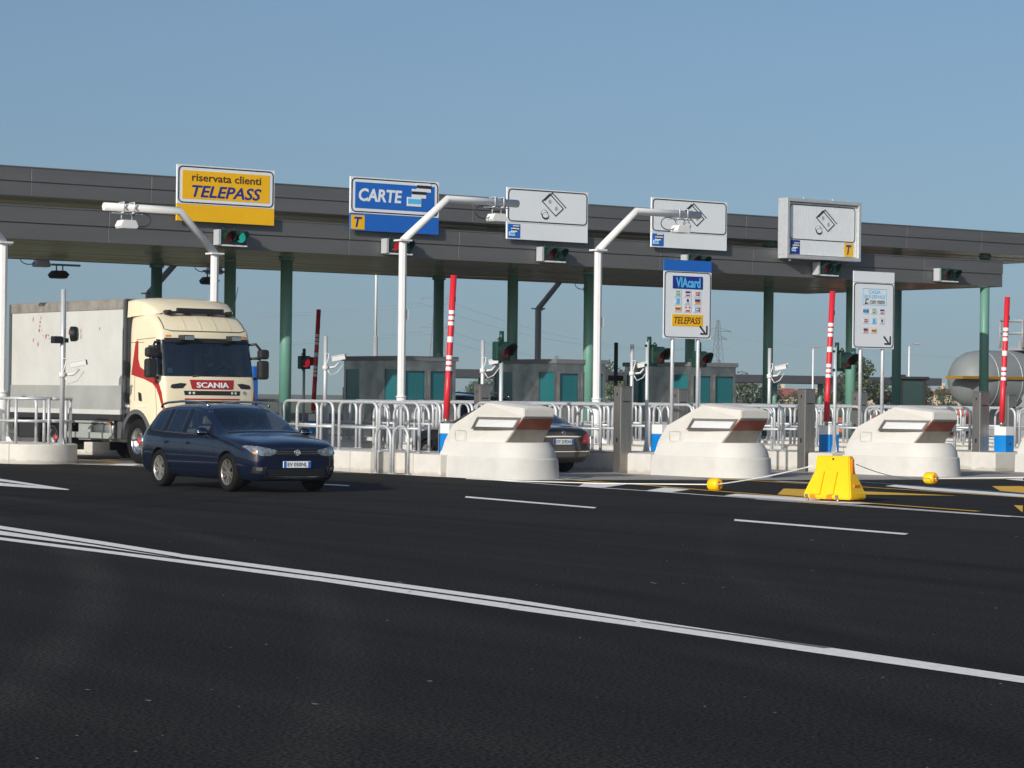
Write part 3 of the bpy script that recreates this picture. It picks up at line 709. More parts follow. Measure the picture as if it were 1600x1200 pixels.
# ---------------------------------------------------------------- white gantry posts with bent arms
def gantry(x, y, zb, zt, dx, arm, label, mt='white', group='white bent gantry posts', base=IH, lampx=.7):
    e = empty('gantry_post', (x, y, base), label, 'gantry post', group)
    s = 1 if dx > 0 else -1; B = zb-base; T = zt-base
    mb = MB(); mb.cyl((0,0,.02), (0,0,1.15), .12, n=20); mb.cyl((0,0,1.15), (0,0,1.19), .135, n=20); mb.cyl((0,0,1.19), (0,0,B), .105, n=8, smooth=False); mb.build('post', mt, e)
    mb = MB(); mb.box(-.2, .2, -.2, .2, 0, .022)
    for k in range(4):
        a = R(45+90*k); c, d = math.cos(a), math.sin(a)
        mb.prism([(.10, .02), (.26, .02), (.12, .22)], 'y', -.008, .008) if k == 0 else mb.poly([(c*.11, d*.11, .022), (c*.26, d*.26, .022), (c*.11, d*.11, .25)])
    for k in range(4):
        a = R(45+90*k); mb.cyl((.17*math.cos(a)*1.1, .17*math.sin(a)*1.1, .02), (.17*math.cos(a)*1.1, .17*math.sin(a)*1.1, .06), .018, n=6)
    mb.build('base_plate', mt, e)
    mb = MB(); mb.tube([(0,0,B), (dx,0,T), (dx+arm,0,T+.0)], .10, n=8); mb.build('arm', mt, e)
    mb = MB(); mb.box(-.17, .17, -.17, .17, B-.02, B+.02); mb.cyl((.11,0,B-.02), (.19,0,B-.03), .03); mb.build('flange', mt, e)
    # boxed antenna with clamps and cable loop under the arm
    lx = dx+arm*lampx
    mb = MB(); mb.prism([(-.17,-.30), (.17,-.30), (.24,-.44), (.20,-.50), (-.20,-.50), (-.24,-.44)], 'y', -.16, .16, .01)
    ln = mb.build('antenna', 'white', e, loc=(lx, 0, T))
    mb = MB(); 
    for k in (-.14, .14):
        mb.tube([(k, -.125, -.12), (k, -.125, .125), (k, .125, .125), (k, .125, -.12), (k, -.125, -.12)], .018, n=6); mb.cyl((k, 0, -.12), (k, 0, -.30), .015)
    mb.box(-.40, .40, -.05, .05, -.15, -.13)
    mb.build('clamp', 'galv', ln)
    mb = MB(); mb.tube([(-s*.15+.45*s*math.cos(t)*.6-.25*s, .02, -.27+.17*math.sin(t)) for t in [R(k) for k in range(0, 331, 30)]], .013, n=6); mb.build('cable', 'sigblack', ln)
    mb = MB(); mb.box(.10*s, .17*s, -.05, .05, B-2.0, B-1.75) if s > 0 else mb.box(-.17, -.10, -.05, .05, B-2.0, B-1.75); mb.build('junction_box', mt, e)
    return e
gantry(27.4, 57.3, 5.12, 6.2, -1.0, -2.2, 'white gantry post cut off by the left edge of the picture')
gantry(32.85, 56.9, 5.07, 6.07, -1.0, -2.05, 'white gantry post rising behind the truck cab, its arm reaching left')
gantry(37.8, 56.0, 5.58, 6.70, 1.35, 2.25, 'white gantry post between the blue sign and the hoops, arm reaching right')
gantry(43.0, 54.6, 5.50, 6.58, 1.25, 2.2, 'rightmost white gantry post, its arm in front of a white banknote sign')
M['greypost'] = mat('grey_or_shaded_steel', (.30,.31,.32), .45, ns=2, na=.1)  # far posts' shade put into a darker steel colour; also plain grey fittings
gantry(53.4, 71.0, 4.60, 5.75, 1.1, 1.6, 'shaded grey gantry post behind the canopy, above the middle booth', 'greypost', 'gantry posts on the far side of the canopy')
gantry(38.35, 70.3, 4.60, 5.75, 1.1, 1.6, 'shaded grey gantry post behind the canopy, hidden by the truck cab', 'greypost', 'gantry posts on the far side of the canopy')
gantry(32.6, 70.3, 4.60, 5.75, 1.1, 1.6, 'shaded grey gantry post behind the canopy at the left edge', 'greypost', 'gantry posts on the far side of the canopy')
# ---------------------------------------------------------------- barriers
def barrier(x, y, label, arm=True, lean=.05, dim=1):
    e = empty('lift_barrier', (x, y, IH), label, 'barrier', 'lift barriers on the islands')
    MB().box(-.15, .15, -.19, .19, 0, .40, .015).build('lower_cabinet', 'boxblue', e)
    t = MB().box(-.15, .15, -.19, .19, .402, .62, .015).build('upper_cabinet', 'white', e)
    mb = MB(); mb.cyl((0, -.192, .2), (0, -.205, .2), .02, n=10); mb.build('lock', 'black', e)
    if arm:
        L = 3.05
        mb = MB(); r = .067
        bands = [(0, 1.02, 0), (1.02, 1.10, 1), (1.10, 1.14, 0), (1.14, 1.22, 1), (1.22, 1.26, 0), (1.26, 1.34, 1), (1.34, 1.62, 0), (1.62, 1.74, 1), (1.74, 1.98, 0), (1.98, 2.06, 1), (2.06, 2.10, 0), (2.10, 2.18, 1), (2.18, 2.22, 0), (2.22, 2.30, 1), (2.30, L, 0)]
        for a, b, k in bands:
            mb.mi = k; mb.cyl((a*lean-.09, 0, .72+a), (b*lean-.09, 0, .72+b), r*.88 if False else r, n=18, cap=(b == L or a == 0))
        am = mb.build('arm', ['red', 'white'], e)
        mb = MB()
        for z in (.95, 2.55): mb.box(z*lean-.09, z*lean-.06, -.08, -.066, .72+z-.06, .72+z+.05)
        mb.build('reflector', 'black', am)
        MB().cyl((-.09,0,.61), (-.09,0,.75), .045, n=14).build('pivot', 'steel', e)
    return e
barrier(32.5, 46.3, 'red and white raised barrier behind the bumper nearest the blue car')
barrier(38.25, 46.2, 'blue and white barrier cabinet without an arm, behind the second bumper', arm=False)
barrier(43.10, 45.9, 'red and white raised barrier left of the self-service sign')
barrier(48.05, 45.0, 'red and white raised barrier near the right edge, before the storage tank')
b = barrier(43.0, 68.3, 'dark thin raised barrier in the shade, right of the lone red light')
# ---------------------------------------------------------------- traffic lights on posts
def post_light(x, y, zc, label, lit=False, group='single traffic lights on posts', side=1):
    e = empty('traffic_light', (x, y, IH), label, 'traffic light', group); z = zc-IH
    mb = MB(); mb.cyl((0,0,0), (0,0,z+(.30 if side else -.18)), .042, n=14); mb.build('post', 'galv', e)
    mb = MB(); mb.cyl((0,0,0), (0,0,.015), .1, n=4)
    for k in range(4):
        a = R(90*k); mb.poly([(.03*math.cos(a), .03*math.sin(a), .015), (.10*math.cos(a), .10*math.sin(a), .015), (.04*math.cos(a), .04*math.sin(a), .3)])
    mb.build('base', 'galv', e)
    ox = .26*side
    mb = MB(); mb.box(ox-.18, ox+.18, -.10, .10, z-.20, z+.20, .03); mb.cyl((ox*.2, 0, z+.17), (ox*.2, 0, z+.42), .05, n=12); mb.box(-.06, ox, -.03, .03, z+.19, z+.24); mb.box(-.06, ox, -.03, .03, z-.25, z-.19)
    hd = mb.build('housing', 'siggreen', e)
    mb = MB(); visor(mb, ox+.0, -.10, z, .165, .36); mb.build('visor', 'visor', hd)
    lens(e, ox, -.10, z, .15, 'redon' if lit else 'redoff', 'red_lens')
    mb = MB(); mb.tube([(ox-.1, 0, z+.24), (ox-.05, 0, z+.29), (ox, 0, z+.24)], .015, n=6); mb.build('lifting_eye', 'siggreen', hd)
    return e
post_light(32.82, 44.9, 2.60, 'green traffic light head above the first bumper, left of the white pole', side=0)
post_light(37.98, 46.4, 2.62, 'green traffic light on a tall post left of the card sign', side=1)
post_light(43.0, 50.5, 2.64, 'green traffic light just right of the card sign legs', side=0)
post_light(42.66, 45.25, 2.58, 'green traffic light beside the raised barrier and the self-service sign', side=1)
post_light(43.0, 69.0, 2.62, 'distant traffic light with a lit red lamp, right of the green column', lit=True, side=0)
# ---------------------------------------------------------------- camera posts
def camera_post(x, y, h, label, low=False):
    e = empty('camera_post', (x, y, IH), label, 'camera post', 'surveillance camera posts')
    mb = MB(); mb.cyl((0,0,0), (0,0,h-IH), .055, n=14); mb.build('post', 'galv', e)
    mb = MB(); mb.box(-.13, .13, -.13, .13, 0, .015)
    for k in range(4):
        a = R(90*k); mb.poly([(.05*math.cos(a), .05*math.sin(a), .015), (.13*math.cos(a), .13*math.sin(a), .015), (.05*math.cos(a), .05*math.sin(a), .2)])
    mb.build('base', 'galv', e)
    z = 2.62-IH if not low else 2.28-IH
    mb = MB(); mb.cyl((0,0,z-.32), (0,0,z-.2), .08, n=12); mb.tube([(.05,0,z-.26), (.25,-.06,z-.24), (.36,-.1,z-.12)], .03, n=8)
    mb.tube([(.02,-.06,z-.3), (.12,-.08,z-.46), (.3,-.12,z-.38), (.46,-.16,z-.16)], .014, n=6); mb.tube([(-.03,-.06,z-.25), (.03,-.1,z), (.06,-.07,z+.12), (-.03,-.06,z+.1)], .014, n=6)
    br = mb.build('bracket', 'white', e)
    mb = MB(); mb.box(-.2, .16, -.075, .075, -.06, .06, .012); mb.box(-.22, .24, -.085, .085, .062, .085, .008)
    cm = mb.build('camera', 'white', e, loc=(.36, -.10, z)); cm.rotation_euler = (0, R(-12), R(-25))
    mb = MB(); mb.cyl((.16,0,0), (.19,0,0), .055, n=14); mb.build('lens', 'black', cm)
    return e
camera_post(37.87, 59.7, 3.2, 'white camera on a post left of the first toll booth')
camera_post(43.0, 59.7, 3.2, 'white camera post left of the first green traffic light, against the booth gap')
camera_post(48.3, 59.7, 3.2, 'white camera post between the rightmost gantry post and third booth')
camera_post(53.6, 59.7, 3.2, 'white camera on a post right of the third toll booth')
e = camera_post(27.45, 54.3, 3.95, 'tall galvanised post with a camera and a small dark signal, in front of the trailer', low=True)
mb = MB(); mb.box(-.26, -.05, -.09, .09, 2.28, 2.44, .01); mb.box(-.05, .12, -.05, .05, 2.30, 2.40); h_ = mb.build('signal_bracket', 'sigblack', e)
mb = MB(); mb.lathe([(.02, .06), (.15, .05), (.17, 0), (.17, -.10)], (.26, -.10, 2.5), (1,-.8,.05), n=20); mb.build('signal_head', 'sigblack', e)
# ---------------------------------------------------------------- stainless card-reader pillars
def pillar(x, y, z0, h, label):
    e = empty('reader_pillar', (x, y, z0), label, 'pillar', 'stainless steel pillars beside the lanes')
    mb = MB(); mb.box(-.16, .16, -.13, .13, 0, h-.02, .012); mb.build('body', 'steel', e)
    mb = MB(); mb.box(-.168, .168, -.138, .138, h-.02, h, .006); mb.build('cap', 'steel', e)
    mb = MB(); mb.box(.165-.003, .168, -.06, .06, 0, 0.01); mb.box(-.10, .10, -.134, -.131, h-.36, h-.33); mb.box(-.163, -.160, -.02, .02, h-.22, h-.15); mb.box(-.164, -.161, -.03, .03, h*.35, h*.35+.10)
    mb.build('slot', 'black', e)
    return e
pillar(37.05, 46.1, 0, 1.92, 'stainless pillar standing at the left end of the second bumper')
pillar(42.1, 45.6, 0, 1.92, 'stainless pillar standing behind the yellow barrier')
pillar(47.55, 45.3, 0, 1.92, 'stainless pillar left of the rightmost barrier cabinet')
pillar(38.1, 52.9, IH, 1.50, 'stainless pillar behind the first bumper, right of the red barrier')
pillar(43.15, 51.4, IH, 1.46, 'stainless pillar behind the legs of the card sign')
pillar(48.3, 50.3, IH, 1.44, 'stainless pillar behind the legs of the self-service sign')
pillar(53.35, 49.8, IH, 1.42, 'stainless pillar cut off by the right edge of the picture')
pillar(43.1, 66.6, IH, 1.42, 'small distant stainless pillar behind the left camera post')
# ---------------------------------------------------------------- signs on two legs
def legged_sign(x, y, z0, w, h, label, strip_mt):
    e = empty('payment_sign', (x, y, IH), label, 'road sign', 'payment signs on two legs'); z0 -= IH; w2 = w/2
    for s in (-1, 1):
        MB().cyl((s*w*.27, .06, 0), (s*w*.27, .06, z0+h-.1), .042, n=14).build('leg', 'galv', e)
    MB().box(-w2, w2, 0, .018, z0, z0+h*.855).build('panel', 'signwhite', e)
    MB().box(-w2, w2, 0, .018, z0+h*.86, z0+h).build('top_strip', strip_mt, e)
    mb = MB(); O = rrect(-w2+.02, w2-.02, z0+.02, z0+h*.85, .09); I = rrect(-w2+.038, w2-.038, z0+.038, z0+h*.85-.018, .075); ring(mb, O, I, -.006, 0); mb.build('border', 'black', e)
    mb = MB()
    for zz in (.12, .5, .88): mb.box(-w2+.03, w2-.03, .019, .035, z0+h*zz-.025, z0+h*zz+.025)
    mb.build('rail', 'galv', e)
    # arrow to the lower right
    mb = MB(); ax, az, s = w2-.14, z0+.10, .20
    mb.prism([(ax-s+.03, az+s), (ax-s-.0, az+s-.03), (ax-.05, az+.025), (ax-.025, az+.05)], 'y', -.008, 0)
    mb.prism([(ax-.17, az+.035), (ax-.16, az), (ax+.035, az), (ax+.035, az+.035)], 'y', -.0085, 0)
    mb.prism([(ax, az+.036), (ax+.035, az+.036), (ax+.035, az+.20), (ax, az+.19)], 'y', -.0087, 0)
    mb.build('arrow', 'black', e)
    return e, w2, z0
def logos(e, x0, z0, dx, dz, kinds, w=.16, h=.12):
    for i, k in enumerate(kinds):
        cx = x0+dx*(i % 3); cz = z0-dz*(i//3)
        mb = MB(); mb.box(cx-w/2-.008, cx+w/2+.008, -.004, .001, cz-h/2-.008, cz+h/2+.008); p = mb.build('card_badge', 'signgrey', e)
        mb = MB(); mb.box(cx-w/2, cx+w/2, -.006, -.001, cz-h/2, cz+h/2); mb.build('badge_ground', 'signwhite', p)
        def bar(a, b, c, d, mt, y=-.010): MB().box(cx+a*w, cx+b*w, y, -.002, cz+c*h, cz+d*h).build('badge_mark', mt, p)
        if k == 'green': bar(-.28, .28, -.4, .4, 'ltgreen'); bar(-.15, .2, -.05, .12, 'signwhite', -.012)
        if k == 'redblue': bar(-.36, .36, .08, .38, 'navy'); bar(-.3, .3, -.4, -.15, 'ltred')
        if k == 'mix': bar(-.3, .05, -.3, .3, 'ltred'); bar(.05, .3, -.3, .3, 'navy'); bar(-.25, .25, -.06, .06, 'signwhite', -.012)
        if k == 'blue': bar(-.26, .26, -.45, .45, 'cyan')
        if k == 'round':
            mb = MB(); mb.prism([(cx+.17*w*math.cos(R(24*t)), cz+.12*h+.28*h*math.sin(R(24*t))) for t in range(15)], 'y', -.01, -.002); mb.build('badge_mark', 'navy', p); bar(-.3, .3, -.38, -.28, 'signgrey')
        if k == 'navor': bar(-.38, .38, 0, .4, 'navy'); bar(-.38, .38, -.4, -.02, 'ltorange'); bar(-.1, .15, -.1, .12, 'ltred', -.012)
        if k == 'orange': bar(-.46, .46, -.3, .3, 'ltorange'); bar(-.3, .3, -.08, .1, 'brownink', -.012)
        if k == 'red2': bar(-.3, .3, -.42, -.15, 'ltred'); bar(-.38, -.15, .15, .4, 'ltred'); bar(.15, .38, .15, .4, 'ltred')
        if k == 'cyred': bar(-.38, 0, -.35, .35, 'cyan'); bar(.01, .38, -.35, .35, 'ltred'); bar(-.2, .2, -.1, .1, 'signwhite', -.012)
        if k == 'via': bar(-.48, .48, -.3, .3, 'signblue'); bar(-.3, .3, -.1, .1, 'cyan', -.012)
e, w2, z0 = legged_sign(37.75, 44.75, 2.97, 1.36, 1.72, 'white payment sign with a blue top, reading VIAcard and TELEPASS', 'signblue')
MB().box(-.43, .43, -.006, .001, z0+1.09, z0+1.37).build('blue_field', 'navy', e)
text('lettering', 'VIAcard', -.34, .36, z0+1.12, z0+1.34, -.0065, 'cyan', e, bold=.03)
logos(e, -.28, z0+.99, .28, .17, ['green', 'redblue', 'mix', 'blue', 'round', 'navor', 'orange', 'red2', 'cyred'], .19, .13)
MB().box(-.44, .44, -.006, .001, z0+.275, z0+.53).build('yellow_field', 'yellow', e)
text('lettering', 'TELEPASS', -.38, .38, z0+.325, z0+.475, -.0065, 'brownink', e, shear=.25, bold=.012)
e, w2, z0 = legged_sign(43.1, 44.45, 2.86, 1.30, 1.77, 'white payment sign reading CASSA SELF-SERVICE con resto', 'signwhite')
mb = MB(); ring(mb, [(-.36, z0+1.0), (.40, z0+1.0), (.40, z0+1.38), (-.36, z0+1.38)], [(-.35, z0+1.01), (.39, z0+1.01), (.39, z0+1.37), (-.35, z0+1.37)], -.004, 0); mb.build('text_frame', 'cyan', e)
text('lettering', 'CASSA', -.16, .20, z0+1.265, z0+1.345, -.002, 'cyan', e, shear=.2, bold=.0)
text('lettering', 'SELF-SERVICE', -.33, .36, z0+1.155, z0+1.235, -.002, 'cyan', e, shear=.2, bold=.0)
text('lettering', 'con resto', -.12, .34, z0+1.03, z0+1.125, -.002, 'black', e, shear=.2, bold=.0)
mb = MB(); mb.tube([(-.22+.05*math.cos(R(t)), -.004, z0+1.09+.05*math.sin(R(t))) for t in range(40, 331, 30)], .009, n=6); mb.box(-.29, -.24, -.006, 0, z0+1.02, z0+1.05); mb.build('coin_mark', 'black', e)
logos(e, -.26, z0+.86, .26, .225, ['via', 'green', 'redblue', 'mix', 'blue', 'round', 'navor', 'orange'], .17, .12)
# ---------------------------------------------------------------- hoop rails
def rail_proto(name, w, mid, label, group, r=.036, cr=.2, h=1.05):
    mb = MB(); mb.tube(hoop(w, h, r, cr), r, n=8)
    e = empty(name, (0, 0, 0), label, 'railing', group)
    mb.build('hoop', 'galv', e)
    if mid: MB().cyl((0, .03, mid), (0, w-.03, mid), r*.8, n=8).build('mid_rail', 'galv', e)
    mb = MB()
    for y in (0, w): mb.cyl((0, y, 0), (0, y, .012), .07, n=10)
    mb.build('foot_plate', 'galv', e)
    return e
big = rail_proto('hoop_rail', 1.5, .50, 'wide galvanised hoop rail on the near edge of the kerb behind the blue car', 'wide hoop rails along the island edges')
arch = rail_proto('hoop_rail', .56, 0, 'x', 'x', r=.032, cr=.26, h=1.0)
used = {}
def put(proto, x, y, label, group, z=IH):
    k = id(proto)
    if k not in used:
        used[k] = 1; proto.location = (x, y, z); proto['label'] = label; proto['group'] = group; return proto
    return copy_tree(proto, loc=(x, y, z), label=label, group=group)
G1 = 'wide hoop rails along the island edges'; G2 = 'narrow arched rails'
for y in (46.15, 47.75, 49.5): put(big, 31.62, y, 'wide galvanised hoop rail on the near kerb edge, between the blue car and first bumper', G1)
for y in (47.3, 48.95, 50.6, 52.25, 53.9, 55.5): put(big, 32.95, y, 'wide hoop rail on the far edge of the island behind the blue car', G1)
for y in (47.2, 48.0, 48.8): put(arch, 32.6, y, 'narrow arched rail standing on top of the island behind the first hoops', G2)
for y in (45.86, 46.52): put(arch, 31.15, y, 'small arched rail standing at road level in the kerb notch', G2, z=0)
def row(a, y0, y1, nearlab, farlab, archlab):
    y = y0
    while y < y1:
        if abs(y+.75-59.7) > .5: put(big, a-.2 if y < 57.2 else a-.75, y, nearlab, G1)
        put(big, a+.75, y+.4, farlab, G1); y += 1.66
    y = y0+1
    while y < y1:
        put(arch, a+.35, y, archlab, G2); y += 2.1
row(AX['b2'], 47.2, 58.5, 'wide hoop rail on the left edge of the island with the middle gantry post', 'wide hoop rail on the right edge of the island with the middle gantry post', 'narrow arched rail on the island with the middle gantry post')
row(AX['b3'], 47.0, 61, 'wide hoop rail on the left edge of the island with the rightmost gantry post', 'wide hoop rail on the right edge of the island with the rightmost gantry post', 'narrow arched rail on the island with the rightmost gantry post')
row(AX['b4'], 46.6, 61, 'wide hoop rail on the left edge of the island behind the third bumper', 'wide hoop rail on the right edge of the island behind the third bumper', 'narrow arched rail on the island behind the third bumper')
row(AX['b5'], 46.2, 60, 'wide hoop rail on the left edge of the fourth island, seen over the bumpers', 'wide hoop rail on the right edge of the fourth island, seen over the bumpers', 'narrow arched rail on the fourth island, seen over the bumpers')
row(AX['b6'], 50, 62, 'wide hoop rail on the left edge of the farthest island at right', 'wide hoop rail on the right edge of the farthest island at right', 'narrow arched rail on the farthest island at right')
# curved rail round the end of the left island
e = empty('curved_rail', (27.45, 55.6, IH), 'galvanised rail curving round the end of the left island', 'railing')
mb = MB(); r_ = .8
for z, rad in ((1.03, .036), (.52, .03)):
    mb.tube([(r_*math.cos(R(a))*1.0, r_*math.sin(R(a)), z) for a in range(-90, 61, 10)], rad, n=8)
mb.tube([(-.82, 3.9, 0), (-.82, 3.9, .9), (-.82, 3.7, 1.03), (-.82, .2, 1.03), (-.75,-.25,1.03), (-.5,-.62,1.03), (0,-r_,1.03)], .036, n=8)
mb.tube([(-.82, 3.9, .52), (-.82, .2, .52), (-.75,-.25,.52), (-.5,-.62,.52), (0,-r_,.52)], .03, n=8)
mb.build('handrail', 'galv', e)
for a in (-150, -95, -40, 5, 50): MB().cyl((r_*math.cos(R(a)), r_*math.sin(R(a)), 0), (r_*math.cos(R(a)), r_*math.sin(R(a)), 1.03), .036, n=10).build('post', 'galv', e)
for y in (1.3, 2.6): MB().cyl((-.82, y, 0), (-.82, y, 1.03), .036, n=10).build('post', 'galv', e)
for y in (57.0, 58.6): put(big, 28.15, y, 'wide hoop rail on the left island next to the trailer', G1)
put(arch, 26.9, 57.6, 'narrow arched rail at the foot of the gantry post at the left edge', G2)
# ---------------------------------------------------------------- toll booths
def booth(x, y, w, d, label):
    e = empty('toll_booth', (x, y, IH), label, 'toll booth', 'stainless steel toll booths under the canopy')
    H = 2.2; w2 = w
    mb = MB(); mb.box(0, w, 0, d, 0, .95); mb.box(0, w, 0, d, 1.95, H)
    for xx in (0, w-.10): 
        for yy in (0, d-.10): mb.box(xx, xx+.10, yy, yy+.10, .9501, 1.9499)
    mb.box(.82, .98, 0, .1, .9501, 1.9499); mb.box(0, .1, .85, 2.15, .9501, 1.9499)
    mb.box(w-.1, w, .6, 2.3, .9501, 1.9499); mb.box(.1, w-.1, d-.1, d, .9501, 1.9499)
    mb.build('wall', 'boothsteel', e)
    mb = MB()
    for (a, b, axis) in ((.12, .80, 0), (1.0, w-.12, 0)):
        mb.box(a-.02, b+.02, -.03, -.001, .93, .99); mb.box(a-.02, b+.02, -.03, -.001, 1.91, 1.97); mb.box(a-.04, a, -.03, -.001, .99, 1.91); mb.box(b, b+.04, -.03, -.001, .99, 1.91)
    for yy in (.85, 1.5, 2.15): mb.box(-.008, -.0005, yy-.012, yy+.012, 0, H)
    mb.build('window_frame', 'boothsteel', e)
    for n_, (a, b) in enumerate(((.10, .82), (.98, w-.10))):
        MB().box(a+.005, b-.005, .03, .05, .95, 1.95).build('window', 'tealglass', e)
    for (a, b) in ((.10, .85), (2.15, d-.10)): MB().box(.03, .05, a+.005, b-.005, .95, 1.95).build('window', 'tealglass', e)
    MB().box(w-.05, w-.03, .1, .6, .95, 1.95).build('window', 'tealglass', e); MB().box(w-.05, w-.03, 2.3, d-.1, .95, 1.95).build('window', 'tealglass', e)
    mb = MB(); mb.box(-.06, w+.06, -.06, d+.06, H, H+.13, .01); mb.build('roof', 'boothroof', e)
    mb = MB()
    for (xx, yy) in ((.2, .3), (w-.3, .5)): mb.tube([(xx, yy, H+.13), (xx, yy, H+.22), (xx+.08, yy, H+.22), (xx+.08, yy, H+.13)], .012, n=6)
    mb.build('roof_eye', 'galv', e)
    return e
booth(42.45, 62.9, 1.9, 3.0, 'stainless toll booth left of the raised red barrier')
booth(47.7, 62.5, 1.85, 3.2, 'stainless toll booth in the middle, right behind the first traffic light')
booth(52.95, 62.6, 1.85, 3.2, 'stainless toll booth behind the legs of the card sign')
# payment kiosk beside the truck
e = empty('payment_kiosk', (37.1, 62.6, IH), 'white kiosk with a blue edge just right of the truck mirror', 'kiosk')
MB().box(-.35, .25, 0, .6, 0, 1.75, .02).build('body', 'white', e); MB().box(.252, .42, -.05, .65, 0, 1.95, .02).build('side_fin', 'signblue', e)
mb = MB(); mb.prism([(-.02+.07*math.cos(R(20*k)), 1.05+.07*math.sin(R(20*k))) for k in range(18)], 'y', -.012, 0); mb.build('button', 'signblue', e)
mb = MB(); mb.box(-.25, .0, -.01, .0, 1.25, 1.5); mb.build('display', 'signgrey', e)
e = empty('crash_rail', (36.95, 64.0, IH), 'grey steel crash rail beside the kiosk, behind the truck', 'rail')
mb = MB(); mb.box(-.04, .0, 0, 4.5, .75, 1.05, .02); mb.build('beam', 'galv', e)
for y in (.3, 2.2, 4.2): MB().box(.0, .08, y-.05, y+.05, 0, 1.0).build('post', 'galv', e)
# ---------------------------------------------------------------- yellow water barrier, rope and floats
e = empty('plastic_barrier', (30.05, 31.85, 0), 'yellow plastic water-filled road barrier standing on the white line', 'barrier', rz=R(-36.4-42))
def prof(t):  # half depth at height t
    return .225 if t < .12 else (.225-.145*(t-.12)/(.48-.12) if t < .48 else .08)
mb = MB(); W = .45
zs = [.05, .12, .30, .50, .73, .75]; hs = [.22, .23, .165, .085, .075, .06]; ws = [.46, .47, .41, .345, .325, .315]
rg = []
for z, hd, wd in zip(zs, hs, ws): rg.append([mb.bm.verts.new(p) for p in ((-wd, -hd, z), (wd, -hd, z), (wd, hd, z), (-wd, hd, z))])
for A, B in zip(rg, rg[1:]):
    for k in range(4): mb.bm.faces.new((A[k], A[(k+1) % 4], B[(k+1) % 4], B[k]))
mb.bm.faces.new(rg[-1]); mb.bm.faces.new(rg[0][::-1])
bmesh.ops.recalc_face_normals(mb.bm, faces=mb.bm.faces)
bmesh.ops.bevel(mb.bm, geom=list(mb.bm.edges), offset=.018, segments=3, affect='EDGES')
body = mb.build('body', 'plastic_y', e)
for q in body.data.polygons: q.use_smooth = False
mb = MB()
for sd in (-1, 1):
    for x in (-.16, .10):      # moulded ribs running down the slope
        a = [(x-.04, sd*.262, .13), (x+.04, sd*.262, .13), (x+.032, sd*.128, .50), (x-.032, sd*.128, .50)]
        b = [(p[0]*1.0, p[1]-sd*.07, p[2]-.02) for p in a]
        mb._new(a+b, [(0,1,2,3), (7,6,5,4), (0,4,5,1), (1,5,6,2), (2,6,7,3), (3,7,4,0)])
mb.build('rib', 'plastic_y', e)
mb = MB()
for x in (-.28, .05): mb.box(x-.05, x+.05, -.234, -.2, .0501, .12)
mb.build('forklift_slot', 'plastic_o', e)
mb = MB(); mb.box(.33, .36, -.025, .025, .36, .70); mb.box(.40, .437, -.07, .07, .25, .29); mb.build('end_slot', 'plastic_o', e)
mb = MB()
for x in (-.4, .2):
    mb.box(x-.03, x+.03, -.238, -.22, .07, .12); mb.cyl((x, -.2, 0), (x, -.2, .06), .025, n=8)
    mb.cyl((x, .2, 0), (x, .2, .06), .025, n=8)
mb.build('foot', 'steel', e)
mb = MB(); mb.cyl((.02, -.088, .70), (.02, -.074, .70), .018, n=10); mb.build('filler_hole', 'black', e)
def float_(x, y, z, label, rz):
    e = empty('rope_float', (x, y, z), label, 'float', 'yellow floats on the rope', rz=rz)
    mb = MB(); mb.lathe([(.02, -.125), (.085, -.125), (.115, -.09), (.122, 0), (.115, .09), (.085, .125), (.02, .125)], (0, 0, 0), (1,0,0), n=24); mb.build('shell', 'plastic_y', e)
    mb = MB()
    for k in range(4):
        a = R(45+90*k); mb.ball((.108, .058*math.cos(a), .058*math.sin(a)), .03, .036, .036, 10, 8)
    mb.build('end_lobe', 'plastic_o', e)
    mb = MB(); mb.cyl((-.14,0,0), (.14,0,0), .012, n=8); mb.build('rope_eye', 'rope', e)
F1 = Vector((31.4, 36.4, .115)); F2 = Vector((37.15, 36.7, .17))
float_(*F1, 'yellow and orange float lying below the second bumper', R(-36.4-48)); float_(*F2, 'yellow and orange float right of the yellow barrier', R(-36.4-50))
mb = MB()
def sag(a, b, s_, n=14): return [a.lerp(b, i/n)-Vector((0,0,s_*4*(i/n)*(1-i/n))) for i in range(n+1)]
P0 = Vector((29.8, 32.12, .58)); P1 = Vector((30.3, 31.62, .62))
mb.tube([Vector((30.6, 43.0, .02)), Vector((30.75, 41.5, .018)), Vector((31.0, 39.0, .05)), F1], .011, n=6); mb.tube(sag(F1, P0, .03), .011, n=6); mb.tube(sag(P1, F2, .09), .007, n=6); mb.tube(sag(F2, Vector((40.2, 34.2, .33)), .03), .011, n=6)
mb.tube(sag(Vector((40.2, 34.2, .33)), Vector((44, 31, .6)), .1), .011, n=6)
tag(mb.build('rope', 'rope'), 'thin white rope strung between the yellow barrier and its floats', 'rope')
